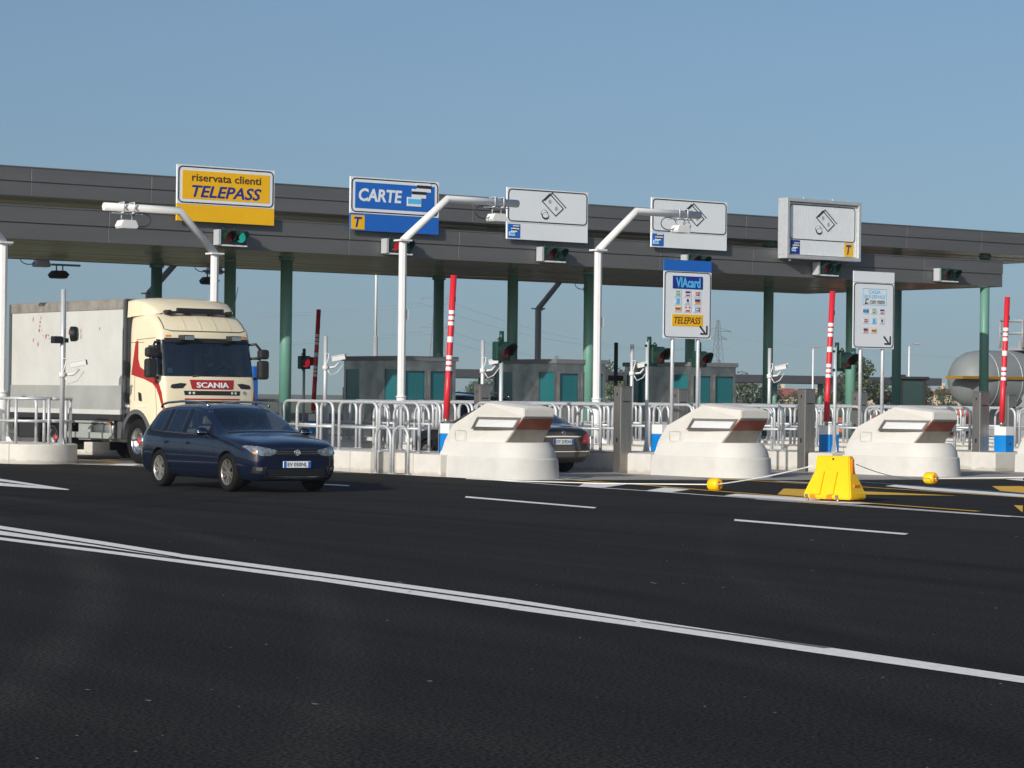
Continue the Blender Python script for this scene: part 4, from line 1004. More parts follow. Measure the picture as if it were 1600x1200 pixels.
# ---------------------------------------------------------------- vehicles
def loft_body(stations, matf, sub=2, creases=()):
    """stations: list of (x, [(y,z) or (dx,y,z) ...]) from front to rear, rows from bottom centre to top centre"""
    bm = bmesh.new(); rings = []
    for x, pts in stations:
        half = []
        for p in pts:
            dx, y, z = p if len(p) == 3 else (0, *p); half.append((x+dx, y, z))
        left = [bm.verts.new(p) for p in half]
        right = [left[0]]+[bm.verts.new((p[0], -p[1], p[2])) for p in half[1:-1]]+[left[-1]]
        rings.append((left, right))
    n = len(stations[0][1])
    for c in range(len(rings)-1):
        for sd in (0, 1):
            A = rings[c][sd]; B = rings[c+1][sd]
            for k in range(n-1):
                vs = (A[k], A[k+1], B[k+1], B[k]) if sd == 0 else (A[k], B[k], B[k+1], A[k+1])
                fa = bm.faces.new(vs); fa.material_index = matf(c, k); fa.smooth = True
    for c in (0, -1):
        Lr, Rr = rings[c]
        for k in range(n-1):
            vs = [Lr[k], Lr[k+1]]
            vs += [Rr[k+1], Rr[k]]
            u = []
            for v in vs:
                if v not in u: u.append(v)
            if len(u) >= 3:
                fa = bm.faces.new(u); fa.smooth = True
    bmesh.ops.recalc_face_normals(bm, faces=bm.faces)
    cl = bm.edges.layers.float.get('crease_edge') or bm.edges.layers.float.new('crease_edge')
    for row, c0, c1, val in creases:
        for c in range(c0, c1):
            for sd in (0, 1):
                ed = bm.edges.get((rings[c][sd][row], rings[c+1][sd][row]))
                if ed: ed[cl] = val
    return bm
def evaluated(bm, sub, mats, cutters=None):
    me = bpy.data.meshes.new('b'); bm.to_mesh(me); bm.free()
    for q in mats: me.materials.append(M[q])
    o = bpy.data.objects.new('b', me); COL.objects.link(o)
    if sub:
        q = o.modifiers.new('s', 'SUBSURF'); q.levels = sub
    cos = []
    for i, cb in enumerate(cutters or []):
        cm = bpy.data.meshes.new('c'); cb.to_mesh(cm); cb.free()
        for q in mats: cm.materials.append(M[q])
        c = bpy.data.objects.new('c', cm); COL.objects.link(c); cos.append(c)
        q = o.modifiers.new('b%d' % i, 'BOOLEAN'); q.operation = 'DIFFERENCE'; q.object = c; q.solver = 'EXACT'; q.material_mode = 'INDEX'
    dg = bpy.context.evaluated_depsgraph_get(); dg.update()
    out = bpy.data.meshes.new_from_object(o.evaluated_get(dg))
    bpy.data.objects.remove(o)
    for c in cos: bpy.data.objects.remove(c)
    return out
def split_mesh(me, names, parent, mats, islands=()):
    """one object per material; materials listed in islands give one object per connected patch"""
    bm = bmesh.new(); bm.from_mesh(me)
    out = {}
    for i, nm in enumerate(names):
        sel = [f_ for f_ in bm.faces if f_.material_index == i]
        if not sel: continue
        groups = [sel]
        if i in islands:
            S = set(sel); groups = []
            while S:
                st = [S.pop()]; g = list(st)
                while st:
                    q = st.pop()
                    for e_ in q.edges:
                        for f2 in e_.link_faces:
                            if f2 in S: S.remove(f2); st.append(f2); g.append(f2)
                if len(g) > 3: groups.append(g)
        for g in groups:
            nb = bmesh.new(); mp = {}
            for fa in g:
                vs = []
                for v in fa.verts:
                    if v.index not in mp: mp[v.index] = nb.verts.new(v.co)
                    vs.append(mp[v.index])
                try:
                    q = nb.faces.new(vs); q.smooth = fa.smooth
                except ValueError: pass
            mm = bpy.data.meshes.new(nm); nb.to_mesh(mm); nb.free(); mm.materials.append(M[mats[i]])
            o = bpy.data.objects.new(nm, mm); COL.objects.link(o); o.parent = parent; out.setdefault(nm, []).append(o)
    bm.free()
    return out
def decal(bvh, name, pts, axis, frm, mt, parent, off=.004, seg=.05, thick=0, label=None):
    """project a flat outline onto a body. axis 'x': pts are (y,z) seen from x=frm; axis 'y': pts are (x,z) seen from y=frm"""
    bm = bmesh.new()
    vs = [bm.verts.new((p[0], p[1], 0)) for p in pts]; es = [bm.edges.new((vs[i], vs[(i+1) % len(vs)])) for i in range(len(vs))]
    bmesh.ops.triangle_fill(bm, edges=es, use_beauty=True)
    for _ in range(5):
        L = [e_ for e_ in bm.edges if e_.calc_length() > seg]
        if not L: break
        bmesh.ops.subdivide_edges(bm, edges=L, cuts=1, use_grid_fill=False); bmesh.ops.triangulate(bm, faces=bm.faces)
    bad = []
    for v in bm.verts:
        a, b = v.co.x, v.co.y
        if axis == 'x': o_ = Vector((frm, a, b)); d = Vector((-1 if frm > 0 else 1, 0, 0))
        elif axis == 'y': o_ = Vector((a, frm, b)); d = Vector((0, -1 if frm > 0 else 1, 0))
        else: o_ = Vector((a, b, frm)); d = Vector((0, 0, -1))
        h = bvh.ray_cast(o_, d)
        if h[0] is None: bad.append(v); v.co = o_
        else:
            nn = h[1] if h[1].dot(d) < 0 else -h[1]
            v.co = h[0]+nn*off
    if bad: bmesh.ops.delete(bm, geom=bad, context='VERTS')
    for q in bm.faces: q.smooth = True
    if thick:
        bmesh.ops.recalc_face_normals(bm, faces=bm.faces)
    me = bpy.data.meshes.new(name); bm.to_mesh(me); bm.free(); me.materials.append(M[mt])
    o = bpy.data.objects.new(name, me); COL.objects.link(o); o.parent = parent
    if label: o['label'] = label
    return o
def band(pts, wd):
    """closed outline of a polyline thickened to wd"""
    L = []; Rr = []
    for i, p in enumerate(pts):
        a = Vector(pts[max(i-1, 0)]); b = Vector(pts[min(i+1, len(pts)-1)]); d = (b-a).normalized(); n = Vector((-d.y, d.x))*wd/2
        L.append((p[0]+n.x, p[1]+n.y)); Rr.append((p[0]-n.x, p[1]-n.y))
    return L+Rr[::-1]
def wheel(parent, x, y, r, wd, side, rim_mt, spokes=10, hub=None, rimfrac=.68, truck=False):
    """side=+1: outer face towards +y. tyre with a rim child"""
    s = side
    mb = MB(); h = wd/2
    mb.lathe([(r*rimfrac, -h*.9), (r*.90, -h), (r*.985, -h*.75), (r, -h*.4), (r, h*.4), (r*.985, h*.75), (r*.90, h), (r*rimfrac, h*.92), (r*rimfrac*.97, h*.5), (r*rimfrac*.97, -h*.5)], (0,0,0), (0,s,0), n=40, close=True)
    t = mb.build('wheel', 'tyre', parent, loc=(x, y, r))
    rr_ = r*rimfrac
    mb = MB()
    mb.lathe([(rr_*1.0, h*.90), (rr_*.93, h*.93), (rr_*.90, h*.6), (rr_*.86, -h*.2)], (0,0,0), (0,s,0), n=40)
    mb.lathe([(.001, h*.70), (rr_*.16, h*.72), (rr_*.2, h*.62), (rr_*.2, h*.3)], (0,0,0), (0,s,0), n=20)
    if not truck:
        for k in range(spokes):
            a0 = 2*math.pi*k/spokes; da = R(6.5) * (1 if k % 2 else -1)*.9
            w1 = rr_*.075; w2 = rr_*.10
            i0, i1 = rr_*.15, rr_*.93
            def pt(rad, off, a, yy): return (rad*math.cos(a)-off*math.sin(a), s*yy, rad*math.sin(a)+off*math.cos(a))
            A = [pt(i0, -w1, a0, h*.70), pt(i0, w1, a0, h*.70), pt(i1, w2, a0+da, h*.84), pt(i1, -w2, a0+da, h*.84)]
            B = [pt(i0, -w1, a0, h*.45), pt(i0, w1, a0, h*.45), pt(i1, w2, a0+da, h*.5), pt(i1, -w2, a0+da, h*.5)]
            mb._new(A+B, [(0,1,2,3), (7,6,5,4), (0,4,5,1), (1,5,6,2), (2,6,7,3), (3,7,4,0)])
    else:
        mb.lathe([(rr_*.90, h*.62), (rr_*.8, h*.25), (rr_*.55, h*.2), (rr_*.50, h*.55), (rr_*.2, h*.6)], (0,0,0), (0,s,0), n=40)
        for k in range(10):
            a = 2*math.pi*k/10; c, d = rr_*.62*math.cos(a), rr_*.62*math.sin(a); mb.cyl((c, s*h*.2, d), (c, s*h*.34, d), .02, n=6)
    rim = mb.build('rim', rim_mt, t)
    mb = MB(); mb.lathe([(.001, -h*.25), (rr_*.92, -h*.25)], (0,0,0), (0,s,0), n=32); mb.lathe([(rr_*.5, h*.1), (rr_*.5, h*.16), (rr_*.2, h*.16)], (0,0,0), (0,s,0), n=28); mb.build('brake_disc', 'liner', t)
    if hub:
        mb = MB(); mb.lathe([(.001, h*.72), (rr_*.22, h*.70), (rr_*.28, h*.55), (rr_*.5, h*.5), (rr_*.5, h*.3)], (0,0,0), (0,s,0), n=24); mb.build('hub', hub, t)
    return t
def person(loc, label, rz=0, scale=1):
    """seated figure with hands raised to a steering wheel; faces +x locally"""
    me = bpy.data.meshes.new('person'); bm = bmesh.new()
    J = {'pelvis': (0,0,.0), 'waist': (-.03,0,.2), 'chest': (-.06,0,.40), 'neck': (-.04,0,.56), 'jaw': (.015,0,.635), 'head': (0,0,.72), 'top': (-.01,0,.80),
         'shl': (-.05,.18,.47), 'ell': (.12,.25,.24), 'wrl': (.34,.17,.33), 'hnl': (.42,.15,.37), 'shr': (-.05,-.18,.47), 'elr': (.12,-.25,.24), 'wrr': (.34,-.17,.33), 'hnr': (.42,-.15,.37),
         'hpl': (.05,.1,-.02), 'knl': (.42,.12,.06), 'anl': (.62,.12,-.28), 'hpr': (.05,-.1,-.02), 'knr': (.42,-.12,.06), 'anr': (.62,-.12,-.28)}
    RD = {'pelvis': .15, 'waist': .14, 'chest': .155, 'neck': .058, 'jaw': .075, 'head': .098, 'top': .06, 'shl': .075, 'ell': .048, 'wrl': .034, 'hnl': .042, 'shr': .075, 'elr': .048, 'wrr': .034, 'hnr': .042,
          'hpl': .10, 'knl': .07, 'anl': .05, 'hpr': .10, 'knr': .07, 'anr': .05}
    E_ = [('pelvis','waist'), ('waist','chest'), ('chest','neck'), ('neck','jaw'), ('jaw','head'), ('head','top'), ('chest','shl'), ('shl','ell'), ('ell','wrl'), ('wrl','hnl'), ('chest','shr'), ('shr','elr'), ('elr','wrr'), ('wrr','hnr'),
          ('pelvis','hpl'), ('hpl','knl'), ('knl','anl'), ('pelvis','hpr'), ('hpr','knr'), ('knr','anr')]
    V = {k: bm.verts.new(p) for k, p in J.items()}; order = list(J)
    for a, b in E_: bm.edges.new((V[a], V[b]))
    bm.to_mesh(me); bm.free()
    o = bpy.data.objects.new('t', me); COL.objects.link(o)
    o.modifiers.new('k', 'SKIN'); q = o.modifiers.new('s', 'SUBSURF'); q.levels = 2
    for i, k in enumerate(order):
        d = me.skin_vertices[0].data[i]; d.radius = (RD[k]*(1.0), RD[k]); d.use_root = (k == 'pelvis')
    dg = bpy.context.evaluated_depsgraph_get(); dg.update()
    m2 = bpy.data.meshes.new_from_object(o.evaluated_get(dg)); bpy.data.objects.remove(o)
    m2.materials.clear(); m2.materials.append(M['skin']); m2.materials.append(M['shirt'])
    for p in m2.polygons:
        c = p.center; p.use_smooth = True
        p.material_index = 0 if (c.z > .535 and abs(c.y) < .14) or c.x > .30 and c.z > .24 else 1
    bm = bmesh.new(); bm.from_mesh(m2)
    def add(c, rx, ry, rz_, mi):
        mb = MB(); mb.bm.free(); mb.bm = bm; mb.mi = mi; mb.ball(c, rx, ry, rz_, 10, 8)
    add((.105, 0, .69), .022, .016, .026, 0); add((0, .10, .70), .02, .012, .03, 0); add((0, -.10, .70), .02, .012, .03, 0)
    bm.to_mesh(m2); bm.free()
    p = bpy.data.objects.new('person', m2); COL.objects.link(p); p.location = loc; p.rotation_euler = (0, 0, rz); p.scale = (scale,)*3
    tag(p, label, 'person')
    mb = MB(); mb.ball((-.025, 0, .745), .108, .104, .10, 14, 10)
    for v in list(mb.bm.verts):
        if v.co.x > .06 and v.co.z < .77: v.co.x = .02
    mb.build('hair', 'hair', p)
    mb = MB(); mb.ball((.095, .035, .722), .012, .014, .009, 8, 6); mb.ball((.095, -.035, .722), .012, .014, .009, 8, 6); mb.build('eyes', 'black', p)
    mb = MB(); mb.ball((.092, 0, .648), .012, .03, .008, 8, 6); mb.build('mouth', 'redhub', p)
    return p
# ---- the estate car
def st(x, zb, w, z2, z3, z4, bl, wt, re, rm, rc):
    """w: half width of the flank. rows: bottom centre, bottom edge, sill, mid, shoulder, belt, window top, roof edge, roof mid, roof centre"""
    return (x, [(0, zb), (w*.86, zb), (w*.965, z2), (w, z3), (w*.985, z4), bl, wt, re, rm, (0, rc)])
EST = [
 (2.17, [(0,.24), (.54,.24), (.64,.31), (.68,.45), (.675,.58), (.65,.68), (.57,.725), (.44,.745), (.22,.755), (0,.758)]),
 st(2.13, .205, .735, .30, .47, .61, (.715,.735), (.63,.785), (.46,.805), (.23,.82), .825),
 st(2.00, .19, .825, .29, .49, .66, (.80,.78), (.69,.835), (.49,.855), (.245,.87), .875),
 st(1.72, .185, .878, .29, .52, .72, (.845,.835), (.735,.88), (.53,.90), (.265,.918), .922),
 st(1.30, .185, .892, .29, .54, .765, (.858,.885), (.76,.925), (.565,.945), (.285,.962), .967),
 st(.92, .185, .895, .29, .55, .79, (.86,.922), (.785,.957), (.69,.98), (.33,1.01), 1.015),
 st(.50, .185, .897, .29, .56, .81, (.862,.935), (.745,1.135), (.655,1.175), (.33,1.215), 1.225),
 st(.06, .185, .897, .29, .56, .825, (.86,.95), (.69,1.345), (.60,1.40), (.31,1.43), 1.438),
 st(-.32, .185, .897, .29, .56, .83, (.857,.958), (.665,1.385), (.575,1.44), (.30,1.468), 1.475),
 st(-.44, .185, .897, .29, .56, .832, (.856,.960), (.662,1.39), (.572,1.445), (.30,1.472), 1.478),
 st(-1.12, .185, .895, .29, .56, .84, (.85,.975), (.652,1.388), (.56,1.44), (.30,1.468), 1.473),
 st(-1.22, .185, .895, .29, .56, .843, (.848,.978), (.65,1.384), (.558,1.436), (.30,1.464), 1.468),
 st(-1.74, .20, .875, .30, .57, .86, (.825,1.0), (.63,1.34), (.54,1.40), (.28,1.425), 1.43),
 st(-1.93, .21, .86, .31, .58, .87, (.81,1.01), (.61,1.30), (.52,1.37), (.27,1.40), 1.405),
 (-2.13, [(0,.22), (.72,.22), (.82,.33), (.84,.58), (.82,.86), (.77,.97), (.62,1.08), (.50,1.13), (.26,1.15), (0,1.155)]),
 (-2.23, [(0,.26), (.66,.26), (.77,.36), (.79,.58), (.76,.84), (.71,.91), (.58,.94), (.46,.96), (.25,.97), (0,.97)]),
 (-2.27, [(0,.32), (.55,.32), (.68,.40), (.70,.58), (.68,.78), (.62,.85), (.5,.87), (.4,.88), (.2,.885), (0,.885)])]
def est_mat(c, k):
    if k == 5 and c in (6, 7, 9, 11): return 1
    if k in (7, 8) and c in (5, 6): return 2
    if k in (7, 8) and c in (13,): return 2
    if k == 0: return 4
    return 0
def cutter(x, r, y0, y1, mi=3, n=40):
    mb = MB(); mb.mi = mi; mb.cyl((x, y0, r[1]), (x, y1, r[1]), r[0], n=n); bmesh.ops.recalc_face_normals(mb.bm, faces=mb.bm.faces); return mb.bm
def estate(e, paint):
    mats = [paint, 'winglass', 'windshield', 'liner', 'blackplastic']
    bm = loft_body(EST, est_mat, creases=[(4, 2, 14, .55), (5, 3, 13, .5), (6, 5, 13, .35), (1, 1, 14, .4), (6, 1, 4, .35), (7, 4, 6, .3)])
    cut = [cutter(x, (.362, .325), s*.56, s*1.2) for x in (1.315, -1.315) for s in (-1, 1)]
    full = evaluated(bm, 2, mats, cut)
    tmp = bmesh.new(); tmp.from_mesh(full); bvh = BVHTree.FromBMesh(tmp); tmp.free()
    split_mesh(full, ['body', 'side_window', 'windshield', 'wheel_arch', 'underbody'], e, mats, islands=(1, 2, 3))
    for x in (1.315, -1.315):
        for s in (-1, 1): wheel(e, x, s*.775, .325, .215, s, 'alloydark' if x > 0 else 'alloy', 10)
    for s in (-1, 1):
        F = 3.0; 
        def dec(n, pts, ax, mt, **k):
            if ax == 'x': return decal(bvh, n, [(s*p[0], p[1]) for p in pts], 'x', F, mt, e, **k)
            return decal(bvh, n, pts, 'y', s*2, mt, e, **k)
        hl = dec('headlight', [(.375,.665), (.50,.618), (.66,.62), (.775,.66), (.835,.765), (.815,.785), (.70,.775), (.53,.745), (.39,.715)], 'x', 'lampglass', off=.006)
        for (cy, cz, r_, mt) in ((.50,.675,.036,'chrome'), (.65,.69,.045,'chrome'), (.745,.665,.02,'orangelamp')):
            q = dec('lamp', [(cy+r_*math.cos(R(30*k)), cz+r_*math.sin(R(30*k))) for k in range(12)], 'x', mt, off=.011, seg=.03); q.parent = hl
        dec('side_vent', [(.60,.32), (.78,.34), (.77,.44), (.58,.44)], 'x', 'void', off=.003)
        dec('chrome_strip', band([(.585,.44), (.60,.325), (.79,.335)], .018), 'x', 'chrome', off=.006, seg=.04)
        dec('fog_lamp', [(.64,.37), (.73,.375), (.725,.425), (.63,.425)], 'x', 'lampglass', off=.007)
        # door seams, sill strip, handles, belt trim
        for pts in ([(-.36,.30), (-.36,.62), (-.37,.93)], [(.86,.33), (.90,.55), (.72,.90)], [(-1.02,.34), (-.93,.55), (-1.10,.80), (-1.16,.95)], [(-.98,.33), (.86,.33)]):
            dec('door_seam', band(pts, .009), 'y', 'void', off=.0015, seg=.05)
        dec('crease_trim', band([(1.55,.70), (.5,.765), (-.6,.79), (-1.9,.80)], .006), 'y', 'void', off=.001, seg=.06)
        dec('belt_trim', band([(.72,.915), (.3,.937), (-.4,.952), (-1.2,.970), (-1.82,.993)], .014), 'y', 'chrome', off=.005, seg=.06)
        for x in (-.16, -1.0):
            mb = MB(); mb.ball((x, s*.893, .795), .085, .022, .016, 12, 8); mb.build('door_handle', paint, e)
            dec('handle_recess', [(x-.07+.0,.765), (x+.07,.765), (x+.06,.82), (x-.06,.82)], 'y', 'void', off=.002)
        # pillars dark film
        dec('window_pillar', [(-.30,.965), (-.46,.965), (-.46,1.37), (-.32,1.37)], 'y', 'glossblack', off=.003)
        dec('window_pillar', [(-1.10,.985), (-1.24,.985), (-1.24,1.36), (-1.10,1.36)], 'y', 'glossblack', off=.003)
        dec('window_pillar', [(.74,.94), (.50,.955), (.50,1.11), (.55,1.09)], 'y', 'glossblack', off=.003)
        # mirror
        mb = MB(); mb.ball((.60, s*1.0, 1.0), .075, .115, .072, 16, 12); 
        for v in mb.bm.verts:
            if v.co.x < .56: v.co.x = .555+.2*(v.co.x-.555)
        mb.build('mirror', paint, e)
        mb = MB(); mb.ball((.605, s*1.0, .985), .078, .117, .022, 14, 8); mb.build('mirror_trim', 'chrome', e)
        mb = MB(); mb.tube([(.60, s*.84, .945), (.60, s*.93, .955), (.60, s*.98, .96)], .022, n=8); mb.build('mirror_foot', paint, e)
        # roof rail
        mb = MB(); mb.tube([(.05, s*.585, 1.425), (-.05, s*.60, 1.462), (-.3, s*.602, 1.492), (-1.0, s*.595, 1.502), (-1.6, s*.575, 1.475), (-1.85, s*.555, 1.44), (-1.90, s*.55, 1.39)], .021, n=8); mb.build('roof_rail', 'chrome', e)
        dec('tail_light', [(.55,.82), (.72,.82), (.76,.90), (.70,.955), (.58,.95)], 'x', 'tail') if 0 else decal(bvh, 'tail_light', [(s*p[0], p[1]) for p in [(.50,.80), (.72,.80), (.76,.86), (.72,.93), (.52,.92)]], 'x', -3, 'tail', e, off=.006)
        # wheel arch lips
        for x in (1.315, -1.315):
            pts = [(x+.372*math.cos(R(a)), .325+.372*math.sin(R(a))) for a in range(-10, 191, 10)]
            dec('arch_lip', band(pts, .014), 'y', paint, off=.006, seg=.06)
    def dx(n, pts, mt, **k): return decal(bvh, n, pts, 'x', 3, mt, e, **k)
    dx('grille', [(-.385,.625), (.385,.625), (.39,.718), (-.39,.718)], 'void', off=.003)
    for z in (.655, .69): dx('grille_bar', band([(-.38,z), (0,z-.002), (.38,z)], .010), 'chrome' if z < .66 else 'greyplastic', off=.010)
    dx('lower_grille', [(-.52,.285), (.52,.285), (.55,.395), (-.55,.395)], 'void', off=.003)
    for z in (.31, .34, .37): dx('grille_bar', band([(-.50,z), (.50,z)], .008), 'blackplastic', off=.010)
    dx('chrome_strip', band([(-.60,.275), (-.3,.268), (.3,.268), (.60,.275)], .016), 'chrome', off=.008)
    dx('front_lip', [(-.62,.222), (.62,.222), (.64,.25), (-.64,.25)], 'blackplastic', off=.004)
    decal(bvh, 'cowl', band([(.99,-.70), (1.06,0), (.99,.70)], .07), 'z', 3, 'blackplastic', e, off=.006)
    h = bvh.ray_cast(Vector((3,0,.675)), Vector((-1,0,0)))[0].x
    mb = MB(); mb.lathe([(.001,.0), (.056,.0)], (h+.012,0,.675), (1,0,0), n=28); em = mb.build('emblem', 'signgrey', e)
    mb = MB(); mb.lathe([(.049,-.004), (.049,.006), (.058,.006), (.058,-.004)], (h+.012,0,.675), (1,0,0), n=28, close=True)
    for a, b in (((-.022,.045), (0,.006)), ((.022,.045), (0,.006)), ((-.046,.015), (-.022,-.043)), ((-.022,-.043), (0,-.003)), ((0,-.003), (.022,-.043)), ((.022,-.043), (.046,.015))):
        d = (Vector(b)-Vector(a)).normalized(); n = Vector((-d.y, d.x))*.005; A, B = Vector(a), Vector(b)
        mb.prism([A+n, A-n, B-n, B+n], 'x', h+.011, h+.017)
    for v in mb.bm.verts:
        if abs(v.co.z) < .2: v.co.z += .675
    mb.build('emblem_letters', 'chrome', em)
    hx = bvh.ray_cast(Vector((3,0,.475)), Vector((-1,0,0)))[0].x
    mb = MB(); mb.box(hx-.01, hx+.018, -.26, .26, .42, .53, .004); pl = mb.build('number_plate', 'signwhite', e)
    mb = MB(); mb.box(hx+.018, hx+.0195, -.257, -.205, .423, .527); mb.box(hx+.018, hx+.0195, .205, .257, .423, .527); mb.build('plate_band', 'signblue', pl)
    MX = Matrix.Rotation(R(90), 4, 'Z')
    t = text('lettering', 'EV 050NL', -.185, .185, .443, .508, 0, 'black', pl, bold=.01, thick=.002)
    t.location = (hx+.019, 0, 0); t.rotation_euler = (0, 0, R(90))
    # interior
    for y in (.36, -.36):
        mb = MB(); mb.box(-.35, .15, y-.24, y+.24, .38, .55, .06); mb.box(-.48, -.34, y-.23, y+.23, .5, 1.08, .06); mb.box(-.47, -.38, y-.13, y+.13, 1.10, 1.27, .04); mb.build('seat', 'seat', e)
    mb = MB(); mb.box(-1.2, -.75, -.62, .62, .38, .55, .06); mb.box(-1.32, -1.2, -.6, .6, .5, 1.02, .06)
    for y in (.38, -.38): mb.box(-1.31, -1.22, y-.13, y+.13, 1.03, 1.18, .03)
    mb.build('seat', 'seat', e)
    mb = MB(); mb.box(.42, .95, -.72, .72, .72, .93, .05); mb.build('dashboard', 'blackplastic', e)
    mb = MB(); mb.tube([(.33+.06*math.cos(R(a)), .36+.18*math.sin(R(a)), .86+.17*math.cos(R(a))) for a in range(0, 360, 24)], .016, n=8, closed=True); mb.build('steering_wheel', 'blackplastic', e)
    mb = MB(); mb.box(.16, .20, -.13, .13, 1.30, 1.36, .02); mb.build('rear_view_mirror', 'blackplastic', e)
    mb = MB(); mb.box(.70, .705, -.62, -.50, .99, 1.05); s_ = mb.build('sticker', 'lampwhite', e); s_.rotation_euler = (0,0,0)
    for s in (-1, 1):
        mb = MB(); mb.tube([(1.02, s*.1+.1, .985), (.97, s*.4+.1, .99)], .012, n=6); mb.build('wiper', 'blackplastic', e)
    return e
H1 = R(-90-3.4)
# front right wheel contact known; axle centre from it
c = empty('estate_car', (0, 0, 0), 'dark blue estate car with roof rails on the open asphalt in front of the truck', 'car', rz=H1)
cx, cy = 22.80, 38.87   # front right contact
fw = Vector((math.cos(H1), math.sin(H1))); lf = Vector((-fw.y, fw.x))
ctr = Vector((cx, cy))-fw*1.315+lf*.80
c.location = (ctr.x, ctr.y, 0); CARLOC = ctr
estate(c, 'carblue')
pl = Vector((ctr.x, ctr.y, .52))+Vector((*(fw*-.12+lf*.36), 0))
person(pl, 'driver in dark clothes behind the wheel of the dark blue estate car', H1)
# dark car further back in a lane, only its roof and rear show
c2 = copy_tree(c, loc=(45.5, 64.5, 0), label='dark car half hidden between the first two toll booths', rz=R(90))
c2.scale = (1, 1, 1.17)
# ---- black saloon
SAL = [
 (2.38, [(0,.26), (.52,.26), (.62,.33), (.66,.46), (.66,.57), (.62,.64), (.54,.68), (.42,.70), (.2,.71), (0,.715)]),
 st(2.28, .21, .76, .30, .48, .62, (.72,.72), (.64,.76), (.48,.78), (.24,.79), .795),
 st(1.9, .19, .89, .29, .52, .72, (.84,.83), (.74,.86), (.54,.875), (.27,.885), .89),
 st(1.4, .19, .915, .29, .55, .77, (.87,.89), (.77,.92), (.57,.935), (.28,.95), .955),
 st(.95, .19, .92, .29, .56, .80, (.875,.935), (.79,.96), (.70,.975), (.33,1.0), 1.005),
 st(.45, .19, .92, .29, .57, .82, (.87,.95), (.73,1.16), (.64,1.20), (.33,1.235), 1.24),
 st(0, .19, .92, .29, .57, .83, (.867,.96), (.67,1.345), (.58,1.40), (.30,1.43), 1.435),
 st(-.40, .19, .92, .29, .57, .835, (.865,.965), (.65,1.375), (.56,1.43), (.30,1.455), 1.46),
 st(-.50, .19, .92, .29, .57, .835, (.865,.966), (.648,1.375), (.558,1.43), (.30,1.455), 1.46),
 st(-1.15, .19, .92, .29, .57, .84, (.86,.98), (.65,1.31), (.56,1.37), (.30,1.40), 1.405),
 st(-1.55, .20, .915, .30, .58, .85, (.85,.99), (.69,1.16), (.61,1.21), (.31,1.25), 1.255),
 st(-1.95, .21, .90, .31, .58, .86, (.825,.985), (.73,1.02), (.66,1.04), (.31,1.06), 1.065),
 st(-2.25, .23, .87, .33, .58, .84, (.78,.96), (.66,.99), (.50,1.0), (.26,1.01), 1.015),
 (-2.42, [(0,.27), (.66,.27), (.78,.37), (.81,.58), (.78,.82), (.71,.92), (.58,.965), (.44,.98), (.22,.985), (0,.985)]),
 (-2.47, [(0,.33), (.56,.33), (.70,.41), (.73,.57), (.70,.76), (.62,.85), (.5,.89), (.4,.9), (.2,.905), (0,.905)])]
def sal_mat(c, k):
    if k == 5 and c in (5, 6, 8): return 1
    if k in (7, 8) and c in (4, 5, 9, 10): return 2
    if k == 0: return 4
    return 0
e = empty('saloon_car', (35.15, 48.25, 0), 'black saloon car seen from behind between the first two bumpers', 'car', rz=R(90))
mats = ['carblack', 'winglass', 'windshield', 'liner', 'blackplastic']
full = evaluated(loft_body(SAL, sal_mat, creases=[(4, 2, 13, .5), (5, 3, 12, .5), (1, 1, 13, .4)]), 2, mats, [cutter(x, (.37, .33), s*.58, s*1.2) for x in (1.42, -1.42) for s in (-1, 1)])
tmp = bmesh.new(); tmp.from_mesh(full); bvh = BVHTree.FromBMesh(tmp); tmp.free()
split_mesh(full, ['body', 'side_window', 'windshield', 'wheel_arch', 'underbody'], e, mats, islands=(1, 2, 3))
for x in (1.42, -1.42):
    for s in (-1, 1): wheel(e, x, s*.80, .33, .225, s, 'alloy', 10)
def rx(n, pts, mt, p=e, **k): return decal(bvh, n, pts, 'x', -3.5, mt, p, **k)
for s in (-1, 1):
    rx('tail_light', [(s*a, b) for a, b in [(.52,.66), (.75,.66), (.795,.80), (.74,.90), (.62,.86), (.55,.78)]], 'tail', off=.006)
    rx('reverse_lamp', [(s*a, b) for a, b in [(.56,.70), (.68,.70), (.68,.73), (.57,.73)]], 'lampglass', off=.012)
    mb = MB(); mb.ball((.62, s*1.02, 1.0), .08, .115, .075, 14, 10); mb.tube([(.62, s*.85, .95), (.62, s*.97, .97)], .025); mb.build('mirror', 'carblack', e)
    decal(bvh, 'belt_trim', band([(.6,.945), (-.4,.962), (-1.1,.975)], .014), 'y', s*2, 'chrome', e, off=.005)
    for pts in ([(-.45,.30), (-.45,.94)], [(.86,.33), (.90,.55), (.75,.90)], [(-1.10,.34), (-1.0,.6), (-1.2,.94)]): decal(bvh, 'door_seam', band(pts, .009), 'y', s*2, 'void', e, off=.0015)
rx('chrome_strip', band([(-.50,.80), (0,.805), (.50,.80)], .028), 'chrome', off=.012)
rx('bumper_strip', band([(-.72,.48), (0,.475), (.72,.48)], .014), 'chrome', off=.010)
for pts in ([(-.52,.60), (.52,.60)], [(-.52,.60), (-.55,.78), (-.62,.86)], [(.52,.60), (.55,.78), (.62,.86)]): rx('boot_seam', band(pts, .009), 'dark', off=.002)
rx('bumper_apron', [(-.6,.29), (.6,.29), (.62,.36), (-.62,.36)], 'blackplastic', off=.006)
hx = bvh.ray_cast(Vector((-3.5,0,.70)), Vector((1,0,0)))[0].x
mb = MB(); mb.box(hx-.02, hx+.012, -.27, .27, .63, .75, .004); pl_ = mb.build('number_plate', 'signwhite', e)
mb = MB(); mb.box(hx-.0215, hx-.02, -.267, -.215, .633, .747); mb.box(hx-.0215, hx-.02, .215, .267, .633, .747); mb.build('plate_band', 'signblue', pl_)
